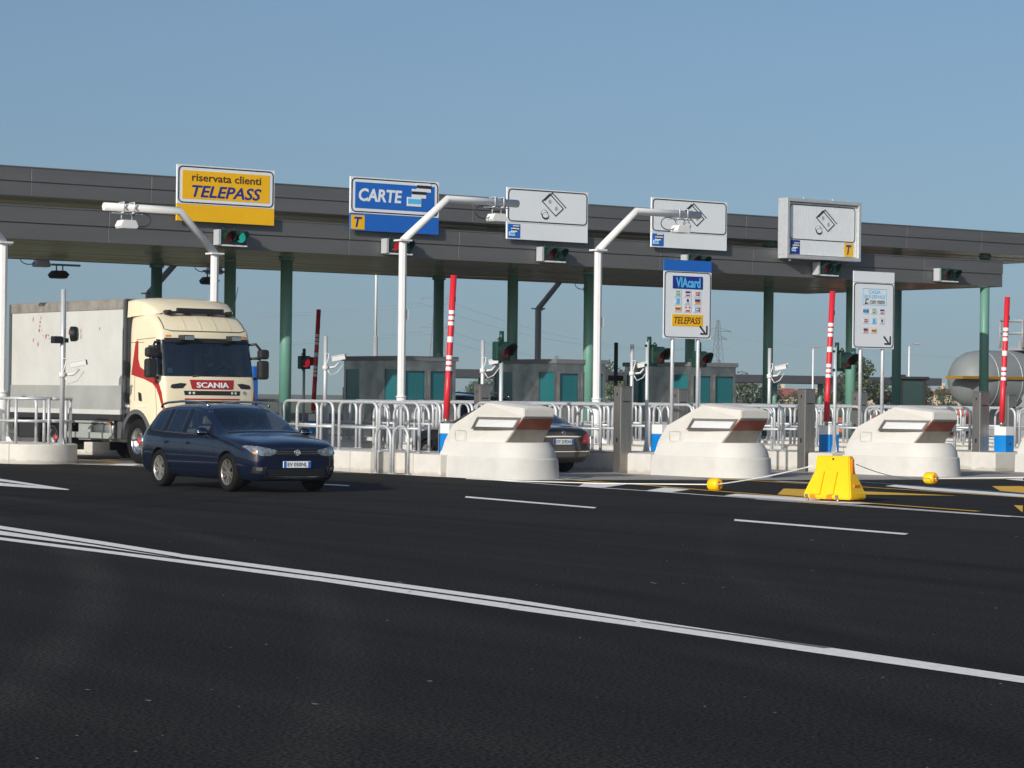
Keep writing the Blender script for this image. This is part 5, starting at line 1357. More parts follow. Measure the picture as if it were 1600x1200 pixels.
t = text('lettering', 'DT 229DN', -.195, .195, .655, .725, 0, 'black', pl_, bold=.01, thick=.002); t.location = (hx-.021, 0, 0); t.rotation_euler = (0, 0, R(-90))
h9 = bvh.ray_cast(Vector((-3.5,0,.88)), Vector((1,0,0)))[0].x
mb = MB(); mb.lathe([(.040,-.003), (.040,.004), (.047,.004), (.047,-.003)], (h9-.01,0,.88), (-1,0,0), n=24, close=True)
for a in (90, 210, 330): mb.cyl((h9-.01,0,.88), (h9-.01,.042*math.cos(R(a)),.88+.042*math.sin(R(a))), .005, n=6)
mb.build('emblem', 'chrome', e)
for y in (.38, -.38):
    mb = MB(); mb.box(-.3, .2, y-.25, y+.25, .38, .55, .06); mb.box(-.45, -.3, y-.24, y+.24, .5, 1.1, .06); mb.box(-.43, -.34, y-.13, y+.13, 1.11, 1.27, .04); mb.build('seat', 'seat', e)
mb = MB(); mb.box(-1.2, -1.05, -.62, .62, .45, 1.05, .06)
for y in (.4, -.4): mb.box(-1.19, -1.1, y-.13, y+.13, 1.05, 1.19, .03)
mb.build('seat', 'seat', e)
mb = MB(); mb.box(.45, 1.0, -.75, .75, .72, .95, .05); mb.build('dashboard', 'blackplastic', e)
# ---- the truck (local: +x forward, y left). front at x=0
TX = 30.68
e = empty('box_truck', (TX, 53.15, 0), 'cream and red lorry with a white tarpaulin box coming out of the lane', 'truck', rz=R(-90))
def ringp(xf, w, xr, r=.22, bow=.05):
    """half ring from rear centre round the side to the front centre"""
    return [(xr, 0), (xr, w*.6), (xr, w-.06), (xr+.06, w), (xr+.55, w+.0), (xf-.62, w), (xf-r, w-.015), (xf-r*.42, w-r*.22), (xf-.06, w-r*.75), (xf-.01, w*.62), (xf+bow*.6, w*.33), (xf+bow, 0)]
ROWS = [(.62, ringp(-.06, 1.20, -1.70)), (.98, ringp(-.03, 1.235, -1.75)), (1.40, ringp(-.01, 1.245, -1.78)), (1.74, ringp(-.02, 1.245, -1.78)), (1.93, ringp(-.06, 1.24, -1.78)), (2.02, ringp(-.09, 1.238, -1.78)),
        (2.40, ringp(-.17, 1.225, -1.78)), (2.78, ringp(-.25, 1.215, -1.80)), (2.86, ringp(-.265, 1.215, -1.80)), (3.02, ringp(-.30, 1.21, -1.80)), (3.10, ringp(-.33, 1.205, -1.80)), (3.32, ringp(-.52, 1.19, -1.80, .3)), (3.47, ringp(-.76, 1.14, -1.79, .34)), (3.53, ringp(-.98, 1.02, -1.76, .36))]
bm = bmesh.new(); grid = []
for z, half in ROWS:
    Lr = [bm.verts.new((x, -y, z)) for x, y in half]; Rr = [Lr[0]]+[bm.verts.new((x, y, z)) for x, y in half[1:-1]]+[Lr[-1]]
    grid.append((Lr, Rr))
for i in range(len(ROWS)-1):
    for sd in (0, 1):
        A, B = grid[i][sd], grid[i+1][sd]
        for k in range(len(A)-1):
            fa = bm.faces.new((A[k], A[k+1], B[k+1], B[k])); fa.smooth = True
            z0_ = ROWS[i][0]
            if 5 <= i <= 6 and k >= 7: fa.material_index = 1
            elif 5 <= i <= 6 and k == 5: fa.material_index = 2
            elif 5 <= i <= 6 and k == 6: fa.material_index = 3
            elif i == 7 and k >= 6: fa.material_index = 3
for cap in (0, -1):
    A, B = grid[cap]
    for k in range(len(A)-1):
        u = []
        for v in (A[k], A[k+1], B[k+1], B[k]):
            if v not in u: u.append(v)
        fa = bm.faces.new(u); fa.smooth = True
bmesh.ops.recalc_face_normals(bm, faces=bm.faces)
cr = bm.edges.layers.float.get('crease_edge') or bm.edges.layers.float.new('crease_edge')
for i in (5, 7, 8):
    for sd in (0, 1):
        A = grid[i][sd]
        for k in range(6, len(A)-1):
            ed = bm.edges.get((A[k], A[k+1]))
            if ed: ed[cr] = .8
mats = ['cream', 'windshield', 'winglass', 'glossblack', 'liner']
AX1 = -1.35; AX2 = -5.65
full = evaluated(bm, 2, mats, [cutter(AX1, (.66, .56), s*.70, s*1.5, 4) for s in (-1, 1)])
tmp = bmesh.new(); tmp.from_mesh(full); bvh = BVHTree.FromBMesh(tmp); tmp.free()
split_mesh(full, ['cab', 'windshield', 'side_window', 'window_surround', 'wheel_arch'], e, mats, islands=(1, 2, 3, 4))
def fx(n, pts, mt, p=e, **k): return decal(bvh, n, pts, 'x', 2, mt, p, **k)
# side quarter window strip ahead and the red stripe on both flanks
for s in (-1, 1):
    def sy(n, pts, mt, p=e, **k): return decal(bvh, n, pts, 'y', s*2.5, mt, p, **k)
    sy('red_stripe', [(-1.46,2.82), (-1.33,2.84), (-1.30,2.42), (-1.20,2.24), (-.9,2.12), (-.55,2.02), (-.34,1.90), (-.20,1.66), (-.14,1.38), (-.05,1.1), (-.10,1.1), (-.21,1.38), (-.30,1.58), (-.42,1.75), (-.6,1.86), (-1.0,1.96), (-1.40,2.02), (-1.62,2.06)], 'truckred', off=.006, seg=.08)
    for pts in ([(-.42,.75), (-.40,1.3), (-.47,1.80), (-.52,2.0)], [(-1.42,1.45), (-1.44,2.1), (-1.42,2.8)], [(-1.42,2.86), (-.55,2.9)], [(-1.72,2.80), (-1.05,2.80)]): sy('door_seam', band(pts, .012), 'dark', off=.003, seg=.08)
    sy('door_handle', [(-1.25,1.66), (-1.10,1.63), (-1.06,1.44), (-1.22,1.46)], 'blackplastic', off=.008)
    fx('corner_vent', [(s*a, b) for a, b in [(.66,1.86), (.80,1.875), (1.02,1.84), (1.06,1.77), (.98,1.745), (.76,1.755)]], 'blackplastic', off=.006)
    if s > 0: fx('red_stripe', [(s*a, b) for a, b in [(1.19,1.86), (1.225,1.84), (1.15,1.40), (1.09,1.05), (1.04,1.05), (1.09,1.42)]], 'truckred', off=.007)
    # mirrors
    mb = MB(); mb.box(-.19, .02, s*1.48-.13, s*1.48+.13, 1.98, 2.42, .06); mb.box(-.17, .02, s*1.48-.13, s*1.48+.13, 2.45, 2.68, .06); mr = mb.build('mirror', 'blackplastic', e, loc=(-.18, 0, 0))
    for tb in ([(-.35, s*1.18, 2.46), (-.30, s*1.32, 2.47), (-.26, s*1.42, 2.45)], [(-.40, s*1.2, 1.98), (-.30, s*1.34, 2.0), (-.26, s*1.42, 2.06)], [(-.4, s*1.17, 2.78), (-.34, s*1.33, 2.80), (-.27, s*1.42, 2.66)]): MB().tube(tb, .03).build('mirror_arm', 'blackplastic', e)
    mb = MB(); mb.box(-.30, -.02, s*.62-.14, s*.62+.14, 2.84, 2.97, .02); lp = mb.build('roof_lamp', 'blackplastic', e)
    mb = MB(); mb.box(-.022, -.005, s*.62-.115, s*.62+.115, 2.86, 2.95, .004); mb.build('lamp_glass', 'chrome', lp)
    fx('marker_lamp', [(s*a, b) for a, b in [(.93,2.93), (1.06,2.925), (1.06,2.965), (.93,2.97)]], 'orangelamp' , off=.01)
    # head lamps (low on the bumper)
    fx('headlight', [(s*a, b) for a, b in [(.78,.72), (1.08,.74), (1.12,.94), (.8,.92)]], 'lampglass', off=.01)
    wheel(e, AX1, s*1.06, .52, .31, s, 'chrome', hub='redhub', truck=True, rimfrac=.58)
    wheel(e, AX2, s*.98, .52, .50, s, 'chrome', hub='redhub', truck=True, rimfrac=.58)
fx('name_panel', [(-.58,1.95), (.58,1.95), (.545,1.75), (.51,1.735), (-.51,1.735), (-.545,1.75)], 'truckred', off=.006, seg=.12)
hx = bvh.ray_cast(Vector((2,0,1.82)), Vector((-1,0,0)))[0].x
t = text('lettering', 'SCANIA', -.42, .42, 1.77, 1.895, 0, 'signwhite', e, bold=.02, thick=.012)
for v in t.data.vertices:
    hh = bvh.ray_cast(Vector((2, v.co.x, v.co.z)), Vector((-1, 0, 0)))[0]; v.co = Vector((hh.x+.010-v.co.y, v.co.x, v.co.z))
fx('grille_slot', [(-.72,1.60), (.72,1.60), (.74,1.70), (-.74,1.70)], 'blackplastic', off=.005, seg=.12)
fx('red_strip', [(-.72,1.49), (.72,1.49), (.72,1.525), (-.72,1.525)], 'truckred', off=.006, seg=.12)
fx('grille_slot', [(-.70,1.36), (.70,1.36), (.72,1.47), (-.72,1.47)], 'blackplastic', off=.005, seg=.12)
fx('grille_slot', [(-.70,1.0), (.70,1.0), (.72,1.2), (-.72,1.2)], 'blackplastic', off=.005, seg=.12)
for s in (-1, 1):
    for a in (.50, .60): fx('grille_lamp', [(s*(a+.03*math.cos(R(30*k)))*1.0, 1.65+.03*math.sin(R(30*k))) for k in range(12)], 'lampwhite', off=.012, seg=.03)
fx('emblem', [(.86+.045*math.cos(R(24*k)), 1.66+.045*math.sin(R(24*k))) for k in range(15)], 'chrome', off=.010)
fx('number_plate', [(-.26,.82), (.26,.82), (.26,.93), (-.26,.93)], 'signwhite', off=.02)
fx('visor', [(-1.08,2.80), (1.08,2.80), (1.10,2.90), (-1.10,2.90)], 'blackplastic', off=.015, seg=.12)
fx('roof_seam', band([(-1.04,3.38), (-1.06,3.10), (-.9,3.06), (.9,3.06), (1.06,3.10), (1.04,3.38)], .022), 'dark', off=.004, seg=.1)
fx('bumper_grille', [(-1.0,.64), (1.0,.64), (1.0,.70), (-1.0,.70)], 'blackplastic', off=.006, seg=.12)
for a in (-.55, -.15, .25, .65): fx('roof_bead', band([(a,3.10), (a*.97,3.40)], .03), 'cream', off=.012, seg=.06)
# roof spoiler
mb = MB(); 
def sec(x, z, w, lift=.0): return [(x, -w, z-.05), (x, -w*.93, z), (x, -w*.5, z+.05), (x, 0, z+.06), (x, w*.5, z+.05), (x, w*.93, z), (x, w, z-.05)]
SP = [sec(-.82, 3.50, .96), sec(-.98, 3.62, 1.06), sec(-1.25, 3.74, 1.15), sec(-1.6, 3.80, 1.205), sec(-1.83, 3.80, 1.22)]
rg = [[mb.bm.verts.new(p) for p in s_] for s_ in SP]
for A, B in zip(rg, rg[1:]):
    for k in range(6): 
        fa = mb.bm.faces.new((A[k], A[k+1], B[k+1], B[k])); fa.smooth = True
low = [[(p[0], s_*p[1] if 0 else p[1], 3.36) for p in (SP[i][0], SP[i][-1])] for i in range(len(SP)) for s_ in (1,)]
lows = [(mb.bm.verts.new((SP[i][0][0], SP[i][0][1]*1.015, (3.47, 3.45, 3.42, 3.40, 3.38)[i])), mb.bm.verts.new((SP[i][-1][0], SP[i][-1][1]*1.015, (3.47, 3.45, 3.42, 3.40, 3.38)[i]))) for i in range(len(SP))]
for i in range(len(SP)-1):
    fa = mb.bm.faces.new((rg[i][0], rg[i+1][0], lows[i+1][0], lows[i][0])); fa = mb.bm.faces.new((rg[i][-1], rg[i+1][-1], lows[i+1][1], lows[i][1]))
mb.bm.faces.new([lows[0][0]]+rg[0]+[lows[0][1]]); mb.bm.faces.new([lows[-1][0]]+rg[-1]+[lows[-1][1]])
sp = mb.build('roof_spoiler', 'cream', e)
mb = MB()
mb.box(-.66, -.60, -.62, .62, 3.50, 3.60, .015); mb.box(-.70, -.60, -.9, .9, 3.47, 3.50, .01)
for y in (-.8, -.3, .3, .8): mb.box(-.80, -.62, y-.05, y+.05, 3.44, 3.55, .01)
mb.box(-.84, -.78, -.86, .86, 3.49, 3.53, .008)
mb.build('sun_bar', 'blackplastic', e)
mb = MB(); mb.cyl((-.9, 1.02, 3.45), (-1.0, 1.22, 4.15), .008, n=6); mb.build('aerial', 'blackplastic', e)
# interior
mb = MB(); mb.box(-1.70, -.28, -1.1, 1.1, 1.50, 1.86); mb.box(-.60, -.20, -1.08, 1.08, 1.861, 2.0, .04); mb.box(-1.74, -1.66, -1.12, 1.12, 1.87, 3.2); mb.build('dashboard', 'seat', e)
for y in (.62, -.62): mb = MB(); mb.box(-1.45, -1.0, y-.26, y+.26, 1.861, 2.0, .05); mb.box(-1.55, -1.42, y-.25, y+.25, 1.95, 2.65, .06); mb.build('seat', 'seat', e)
mb = MB(); mb.tube([(-.68+.12*math.cos(R(a)), .62+.23*math.sin(R(a)), 2.12+.18*math.cos(R(a))) for a in range(0, 360, 24)], .02, n=8, closed=True); mb.build('steering_wheel', 'greyplastic', e)
mb = MB(); mb.box(-.30, -.28, -1.02, -.90, 2.10, 2.22); mb.build('sticker', 'lampwhite', e)
mb = MB(); mb.box(-.42, -.30, -.98, -.70, 2.62, 2.74, .01); sv = mb.build('sun_blind', 'greyplastic', e)
for y in (-.5, .1): mb = MB(); mb.tube([(-.06, y, 2.035), (-.08, y+.55, 2.06)], .02, n=6); mb.build('wiper', 'blackplastic', e)
# lower body, chassis, steps
for s in (-1, 1):
    mb = MB(); mb.box(-1.95, -.72, s*1.05-.17, s*1.05+.17, 1.14, 1.395, .03); mb.box(-2.35, -1.96, s*1.0-.2, s*1.0+.2, .55, 1.39, .03)
    pts = [(AX1+.70*math.cos(R(a)), .56+.70*math.sin(R(a))) for a in range(0, 181, 12)]
    inn = [(AX1+.60*math.cos(R(a)), .56+.60*math.sin(R(a))) for a in range(180, -1, -12)]
    mb.prism(pts+inn, 'y', s*.92, s*1.255); mb.build('fender', 'greyplastic', e)
    mb = MB(); mb.box(-.9, -1.35+.0, s*1.251-.003, s*1.251+.003, 1.30, 1.345); mb.box(-1.9, -1.45, s*1.224-.003, s*1.224+.003, 1.30, 1.36); mb.build('fender_trim', 'white', e)
mb = MB(); mb.box(-7.9, -.5, -.42, .42, .62, .95); mb.box(-.9, -.2, -1.1, 1.1, .35, .62, .04); mb.box(AX2-.1, AX2+.1, -.9, .9, .42, .62); mb.box(AX1-.1, AX1+.1, -.9, .9, .42, .62)
for x in (-2.4, -3.5, -4.6, -6.6, -7.7): mb.box(x-.05, x+.05, -1.15, 1.15, .85, 1.0)
mb.build('chassis', 'chassis', e)
BX0, BX1 = -1.90, -7.95
mb = MB(); mb.box(BX1, BX0, -1.25, 1.25, 1.02, 1.10); mb.box(BX1, BX0, -1.262, -1.18, .98, 1.12, .01); mb.box(BX1, BX0, 1.18, 1.262, .98, 1.12, .01); mb.build('box_floor', 'chassis', e)
mb = MB(); mb.box(BX1+.06, BX0-.06, -1.24, 1.24, 1.14, 3.74, .03); bx = mb.build('box', 'tarp', e)
mb = MB()
for s in (-1, 1): mb.box(BX1+.03, BX0-.03, s*1.252-.006, s*1.252+.006, 1.14, 1.80)
mb.build('lower_tarpaulin', 'tarpgrey', e)
mb = MB()
for s in (-1, 1): mb.box(BX1+.03, BX0-.03, s*1.25-.012, s*1.25+.012, 3.58, 3.80, .006)
mb.box(BX1, BX0-.03, -1.24, 1.24, 3.741, 3.82, .03); mb.build('roof_tarpaulin', mat('dusty_roof_tarpaulin', (.27,.255,.23), .8, ns=3, na=.5, bump=.4, bs=4), e)
mb = MB()
for s in (-1, 1):
    for x in (BX0-.03, BX1+.03): mb.box(x-.045, x+.045, s*1.25-.025, s*1.25+.025, 1.12, 3.80)
mb.box(BX0-.05, BX0, -1.25, 1.25, 1.12, 3.82)
mb.build('corner_post', 'greyplastic', e)
mb = MB()
for s in (-1, 1): mb.box(-5.02, -5.0, s*1.2585-.002, s*1.2585+.002, 1.82, 3.57)
mb.build('tarpaulin_seam', 'tarpgrey', e)
# red paint flecks left of a removed lettering
mb = MB(); rnd = random.Random(3)
for (cx_, cz_, n_, sp_) in ((-6.3, 3.2, 10, .28), (-5.9, 3.02, 4, .05), (-4.75, 3.08, 4, .06), (-4.3, 3.07, 6, .08), (-3.2, 3.15, 1, .02)):
    for _ in range(n_):
        x = cx_+rnd.gauss(0, sp_); z = cz_+rnd.gauss(0, sp_*.7); a, b = rnd.uniform(.01, .035), rnd.uniform(.01, .07)
        z = min(z, 3.5)
        mb.poly([(x-a, -1.2445, z-b*.5), (x+a*.4, -1.2445, z-b), (x+a, -1.2445, z+b*.3), (x-a*.2, -1.2445, z+b)])
mb.build('paint_flecks', 'truckred', e)
mb = MB(); mb.box(-7.96, -7.85, -1.15, 1.15, .72, .95, .02); mb.build('rear_beam', 'chassis', e)
for s in (-1, 1):
    mb = MB(); mb.cyl((-2.55, s*.86, .78), (-3.55, s*.86, .78), .31, n=28)
    tk = mb.build('fuel_tank', 'tank', e)
    mb = MB(); mb.cyl((-2.9, s*1.05, 1.0), (-2.9, s*1.09, 1.04), .05, n=12); mb.build('fuel_cap', 'red', tk)
    mb = MB()
    for z in (.62, .98): mb.box(-4.95, -2.5, s*1.2-.015, s*1.2+.015, z-.07, z+.07, .008)
    for x in (-2.7, -4.8): mb.box(x-.03, x+.03, s*1.17-.02, s*1.17+.02, .5, 1.05)
    mb.build('side_guard', 'guard', e)
    mb = MB(); mb.box(-4.4, -3.75, s*.95-.2, s*.95+.2, .5, .96, .02); mb.build('tool_box', 'guard', e)
    pts = [(AX2+.64*math.cos(R(a)), .52+.64*math.sin(R(a))) for a in range(10, 171, 10)]; inn = [(AX2+.60*math.cos(R(a)), .52+.60*math.sin(R(a))) for a in range(170, 9, -10)]
    mb = MB(); mb.prism(pts+inn, 'y', s*.72, s*1.24); mb.build('mudguard', 'blackplastic', e)
    for x in (-2.6, -4.5, -6.5, -7.6):
        mb = MB(); mb.box(x-.05, x+.05, s*1.265-.01, s*1.265+.015, .90, .97, .006); mb.build('marker_lamp', 'orangelamp', e)
    mb = MB(); mb.box(-8.0, -7.97, s*.9-.22, s*.9+.22, .80, .92, .01); mb.build('tail_light', 'tail', e)
    mb = MB(); mb.box(BX1+.08, BX0-.1, s*1.262-.006, s*1.262+.010, 1.125, 1.235); mb.build('bottom_strip', 'tarp', e)
    mb = MB(); mb.box(-7.6, -6.5, s*.9-.3, s*.9+.3, .50, .97, .03); mb.build('equipment_box', 'chassis', e)
    mb = MB(); mb.box(-5.02, -4.9, s*.98-.25, s*.98+.25, .25, .9); mb.build('mud_flap', 'blackplastic', e)
    mb = MB(); mb.box(-6.36, -6.3, s*.98-.25, s*.98+.25, .2, .9); mb.build('mud_flap', 'blackplastic', e)
person((TX+.66, 53.15+1.28, 1.98), 'driver in dark clothes at the wheel of the cream lorry', R(-90))
# ---------------------------------------------------------------- background
# long low canopy of a further toll yard
e = empty('far_canopy', (172, 200, 0), 'long thin dark canopy far behind the booths, seen above the railings', 'canopy')
mb = MB(); mb.box(-33, 32, 0, 7, 3.35, 4.15, .02); mb.build('roof', mat('far_roof_grey', (.085,.088,.095), .7), e)
for x in (145.0, 181.6, 187.9, 193.4): MB().cyl((x-172, 1.5, 0), (x-172, 1.5, 3.35), .28, n=14).build('column', 'green', e)
# storage tank
e = empty('storage_tank', (98.7, 88.4, 0), 'big grey horizontal storage tank with an ochre band and a railed walkway', 'storage tank')
e.rotation_euler = (0, 0, R(-6))
Rr_ = 1.42; zc = 2.72
mb = MB(); pr_ = [(.01, -6.95), (.45, -6.9), (.85, -6.72), (1.15, -6.42), (1.33, -6.05), (Rr_, -5.5), (Rr_, 7.5), (1.2, 8.2), (.01, 8.5)]
mb.lathe([(a, b) for a, b in pr_], (0, 0, zc), (1, 0, 0), n=48); mb.build('shell', 'tankgrey', e)
mb = MB()
for x in (-5.45, -4.0, -.6, 2.8, 6): mb.lathe([(Rr_+.001, -.025), (Rr_+.012, -.02), (Rr_+.012, .02), (Rr_+.001, .025)], (x, 0, zc), (1, 0, 0), n=48)
mb.build('weld_ring', 'galv', e)
mb = MB(); mb.box(-7.75, 8.6, -Rr_-.10, -Rr_-.0, zc+.02, zc+.16, .01); mb.box(-7.7, -5.6, -Rr_-.0, -.2, zc+.025, zc+.155); mb.build('band', 'band', e)
for x in (-3.6, .9, 5.2):
    mb = MB(); mb.prism([(-1.3, 0), (1.3, 0), (1.3, 1.9), (.8, 1.5), (0, 1.28), (-.8, 1.5), (-1.3, 1.9)], 'x', x-.12, x+.12); mb.prism([(-Rr_-.16, .9), (-Rr_-.05, .9), (-Rr_+.3, 1.9), (-Rr_+.1, 2.1)], 'x', x-.22, x+.22); mb.build('saddle', 'greypost', e)
mb = MB(); mb.box(-3.6, 8, -.9, .7, zc+Rr_+.02, zc+Rr_+.16); 
for z in (.85, 1.45): mb.tube([(-3.6, -.9, zc+Rr_+z), (8, -.9, zc+Rr_+z)], .05, n=8); mb.tube([(-3.6, .7, zc+Rr_+z), (8, .7, zc+Rr_+z)], .05, n=8); mb.tube([(-3.6, -.9, zc+Rr_+z), (-3.6, .7, zc+Rr_+z)], .05, n=8)
for x in (-3.6, -.2, 3.2, 6.6):
    for y in (-.9, .7): mb.cyl((x, y, zc+Rr_+.1), (x, y, zc+Rr_+1.45), .06, n=8)
mb.box(-3.0, -2.4, -.5, .1, zc+Rr_+.16, zc+Rr_+.5); mb.build('walkway', 'greypost', e)
# orange construction machine with a dark cab
e = empty('wheel_loader', (78.75, 78.95, 0), 'orange construction machine with a dark glazed cab in front of the tank', 'construction machine', rz=R(-36))
mb = MB(); mb.box(-1.6, 2.4, -1.0, 1.0, .55, 1.12, .08); mb.box(.9, 2.3, -.9, .9, 1.12, 1.36, .1); mb.box(-2.4, -1.5, -.35, .35, .6, .95, .05); mb.build('body', 'orange', e)
mb = MB()
for (x, y) in ((-.55,-.62), (-.55,.62), (.45,-.62), (.45,.62)): mb.box(x-.06, x+.06, y-.06, y+.06, 1.1, 2.55, .01)
mb.box(-.78, .62, -.78, .78, 2.55, 2.68, .04); mb.box(-.62, .52, -.69, .69, 1.1, 1.32, .02); mb.build('cab_frame', 'blackplastic', e)
mb = MB(); mb.box(-.53, .43, -.60, .60, 1.32, 2.55, .03); mb.build('cab_window', 'cabglass', e)
mb = MB(); mb.box(-.7, -.3, -.4, .6, 2.68, 2.76); mb.build('roof_fitting', 'blackplastic', e)
for (x, y) in ((-1.0,-1.05), (-1.0,1.05), (1.5,-1.05), (1.5,1.05)): wheel(e, x, y, .55, .38, 1 if y > 0 else -1, 'orange', truck=True)
mb = MB(); mb.prism([(-2.5, .1), (-3.1, .1), (-3.2, .3), (-2.9, .95), (-2.5, 1.0)], 'y', -1.15, 1.15, .02); mb.build('bucket', 'orange', e)
# trees
def tree(x, y, h, rad, label, leaf, seed, n=1500, trunk=.3):
    rnd = random.Random(seed)
    e = empty('tree', (x, y, 0), label, 'tree', 'trees behind the far canopy')
    mb = MB(); mb.cyl((0,0,0), (.1,0,h*.45), trunk, trunk*.6, n=10)
    clumps = []
    for i in range(16):
        a = rnd.uniform(0, 6.28); u = rnd.uniform(.0, 1); zz = h*(.28+.62*u); q = rad*(1-.55*abs(u-.35)/.65)*rnd.uniform(.2, .85)
        c = Vector((q*math.cos(a), q*math.sin(a), zz)); clumps.append((c, rad*rnd.uniform(.26, .46)))
        mb.cyl((.08, 0, h*.25), c, trunk*.25, trunk*.06, n=5)
    mb.build('trunk', 'bark', e)
    mb = MB(); per = n//len(clumps)
    for c, r_ in clumps:
        for _ in range(per):
            d = Vector((rnd.gauss(0,1), rnd.gauss(0,1), rnd.gauss(0,1))).normalized()*r_*rnd.uniform(.55, 1.05); d.z *= .8
            p = c+d; s_ = rnd.uniform(.12, .26)*(h/6); ax = Vector((rnd.gauss(0,1), rnd.gauss(0,1), rnd.gauss(0,1))).normalized(); b = ax.orthogonal().normalized()*s_; k = ax.cross(b)*rnd.uniform(.5, 1)
            mb.poly([p-b, p+k*.6, p+b, p-k])
    mb.build('crown', leaf, e)
def at(px, D):  # ground point at picture column px (in 1600 px) and depth D, worked out on the camera's plan
    t = (px-800)/4162; return (D*(math.sin(PHI)+math.cos(PHI)*t), D*(math.cos(PHI)-math.sin(PHI)*t))
for i, (px, D, h, rad, lab, lf) in enumerate([
    (968, 285, 5.6, 3.0, 'light green tree beside the rightmost gantry post, behind the booths', 'leaf'),
    (1000, 300, 4.6, 2.4, 'small tree mostly hidden by the third toll booth', 'leaf2'),
    (1165, 280, 4.4, 2.6, 'green tree just right of the third toll booth', 'leaf'),
    (1200, 300, 3.6, 2.2, 'dark bushy tree left of the red-roofed house', 'leaf2'),
    (1344, 270, 6.4, 2.7, 'tallest tree, behind the lone column beside the self-service sign', 'leaf'),
    (1325, 290, 4.6, 2.2, 'lower tree left of the tallest tree', 'leaf2'),
    (1370, 290, 4.2, 2.4, 'dark tree right of the tallest tree behind the sign legs', 'leaf2'),
    (1246, 330, 2.8, 2.6, 'low round bush in front of the red-roofed house', 'leaf2'),
    (1275, 340, 2.7, 2.2, 'low bush at the right end of the red-roofed house', 'leaf2'),
    (1301, 320, 4.0, 1.9, 'slim tree behind the second raised barrier', 'leaf'),
    (1402, 310, 3.0, 2.0, 'bush left of the construction machine', 'leaf2'),
    (1443, 260, 3.2, 1.8, 'dark shrub right of the construction machine cab', 'leaf2'),
    (1478, 280, 3.0, 2.2, 'olive shrub in front of the peach-coloured house', 'leaf'),
    (745, 330, 3.6, 2.6, 'hazy tree seen in the gap between the first two booths', 'leaf2'),
    (760, 360, 4.0, 2.0, 'pale far tree right beside the reader pillar in the booth gap', 'leaf')]):
    x, y = at(px, D); tree(x, y, h, rad, lab, lf, 20+i)
# houses
def house(px, D, w, d, h, rh, wall, label, rz=R(-36), storeys=2):
    x, y = at(px, D); e = empty('house', (x, y, -1), label, 'house', 'houses on the horizon', rz=rz); w2 = w/2
    MB().box(-w2, w2, 0, d, 0, h).build('wall', wall, e)
    mb = MB(); mb._new([(-w2-.6, -.6, h+.01), (w2+.6, -.6, h+.01), (w2+.6, d+.6, h+.01), (-w2-.6, d+.6, h+.01), (-w2+d*.4, d/2, h+rh), (w2-d*.4, d/2, h+rh)], [(0,1,5,4), (1,2,5), (2,3,4,5), (3,0,4), (3,2,1,0)])
    rf = mb.build('roof', 'tile', e); MB().box(-w2*.3, -w2*.3+.8, d*.5, d*.5+.8, h+rh*.5, h+rh+1).build('chimney', wall, rf)
    n = max(2, int(w/4))
    for s_ in range(storeys):
        for i in range(n):
            xx = -w2+w*(i+.5)/n; zz = h*(s_+.35)/storeys
            mb = MB(); mb.box(xx-.6, xx+.6, -.05, .02, zz, zz+1.5); mb.build('window', 'winpane', e)
house(1233, 640, 9.5, 8, 3.6, 1.9, 'housewall', 'cream house with a broad red tiled roof behind the bushes', storeys=1)
house(1282, 680, 6.5, 7, 3.2, 1.7, 'housewall', 'small cream house with a red roof right of the broad one', storeys=1)
house(1215, 600, 4.5, 6, 3.0, 1.5, 'housewall', 'red-roofed house end seen left of the far canopy column', storeys=1)
house(1385, 620, 8, 7, 3.2, 1.6, 'housewall', 'cream red-roofed house between the legs of the self-service sign', storeys=1)
house(1450, 560, 5.5, 7, 4.2, 1.0, 'housepink', 'pink house right of the construction machine cab')
house(1481, 540, 5.5, 7, 4.3, 1.2, 'housewall', 'peach-coloured house left of the storage tank')
house(1465, 660, 6.5, 7, 3.6, 1.2, 'housepink', 'pink house behind the other two near the tank', storeys=1)
# distant pylons with wires
def pylon(px, D, H, label, arms, rz=0):
    x, y = at(px, D); e = empty('pylon', (x, y, 0), label, 'pylon', 'electricity pylons', rz=-PHI+rz); mb = MB(); t = .065*D/600
    def hwid(z): return H*.075*(1-z/H)+H*.012
    lv = [H*i/11 for i in range(12)]
    for i in range(11):
        a, b = hwid(lv[i]), hwid(lv[i+1])
        for sx, sy in ((1,1), (1,-1), (-1,1), (-1,-1)): mb.cyl((sx*a, sy*a, lv[i]), (sx*b, sy*b, lv[i+1]), t, n=4, cap=False)
        for sy in (1, -1): mb.cyl((-a, sy*a, lv[i]), (b, sy*b, lv[i+1]), t*.6, n=4, cap=False); mb.cyl((a, sy*a, lv[i]), (-b, sy*b, lv[i+1]), t*.6, n=4, cap=False)
    mb.build('mast', 'pylon', e)
    for (z, wd) in arms:
        mb = MB()
        for s_ in (-1, 1):
            mb.cyl((0, 0, z), (s_*wd, 0, z), t, n=4); mb.cyl((0, 0, z+H*.05), (s_*wd, 0, z), t*.7, n=4); mb.cyl((s_*wd, 0, z), (s_*wd, 0, z-H*.035), t*.5, n=4); mb.cyl((s_*wd*.5, 0, z), (s_*wd*.5, 0, z+H*.025), t*.5, n=4)
        mb.build('cross_arm', 'pylon', e)
    return Vector((x, y, 0))
pa = pylon(683, 600, 29.0, 'tall lattice pylon behind the dark column left of the red barrier', [(17.0, 3.8), (23.5, 3.8), (28.3, 2.6)])
pb = pylon(1121, 700, 22.5, 'lattice pylon peeking out right of the card sign', [(17.5, 2.8), (19.5, 4.0)], .5)
mb = MB()
def wire(a, b, s_): mb.tube(sag(a, b, s_, 24), .022, n=4)
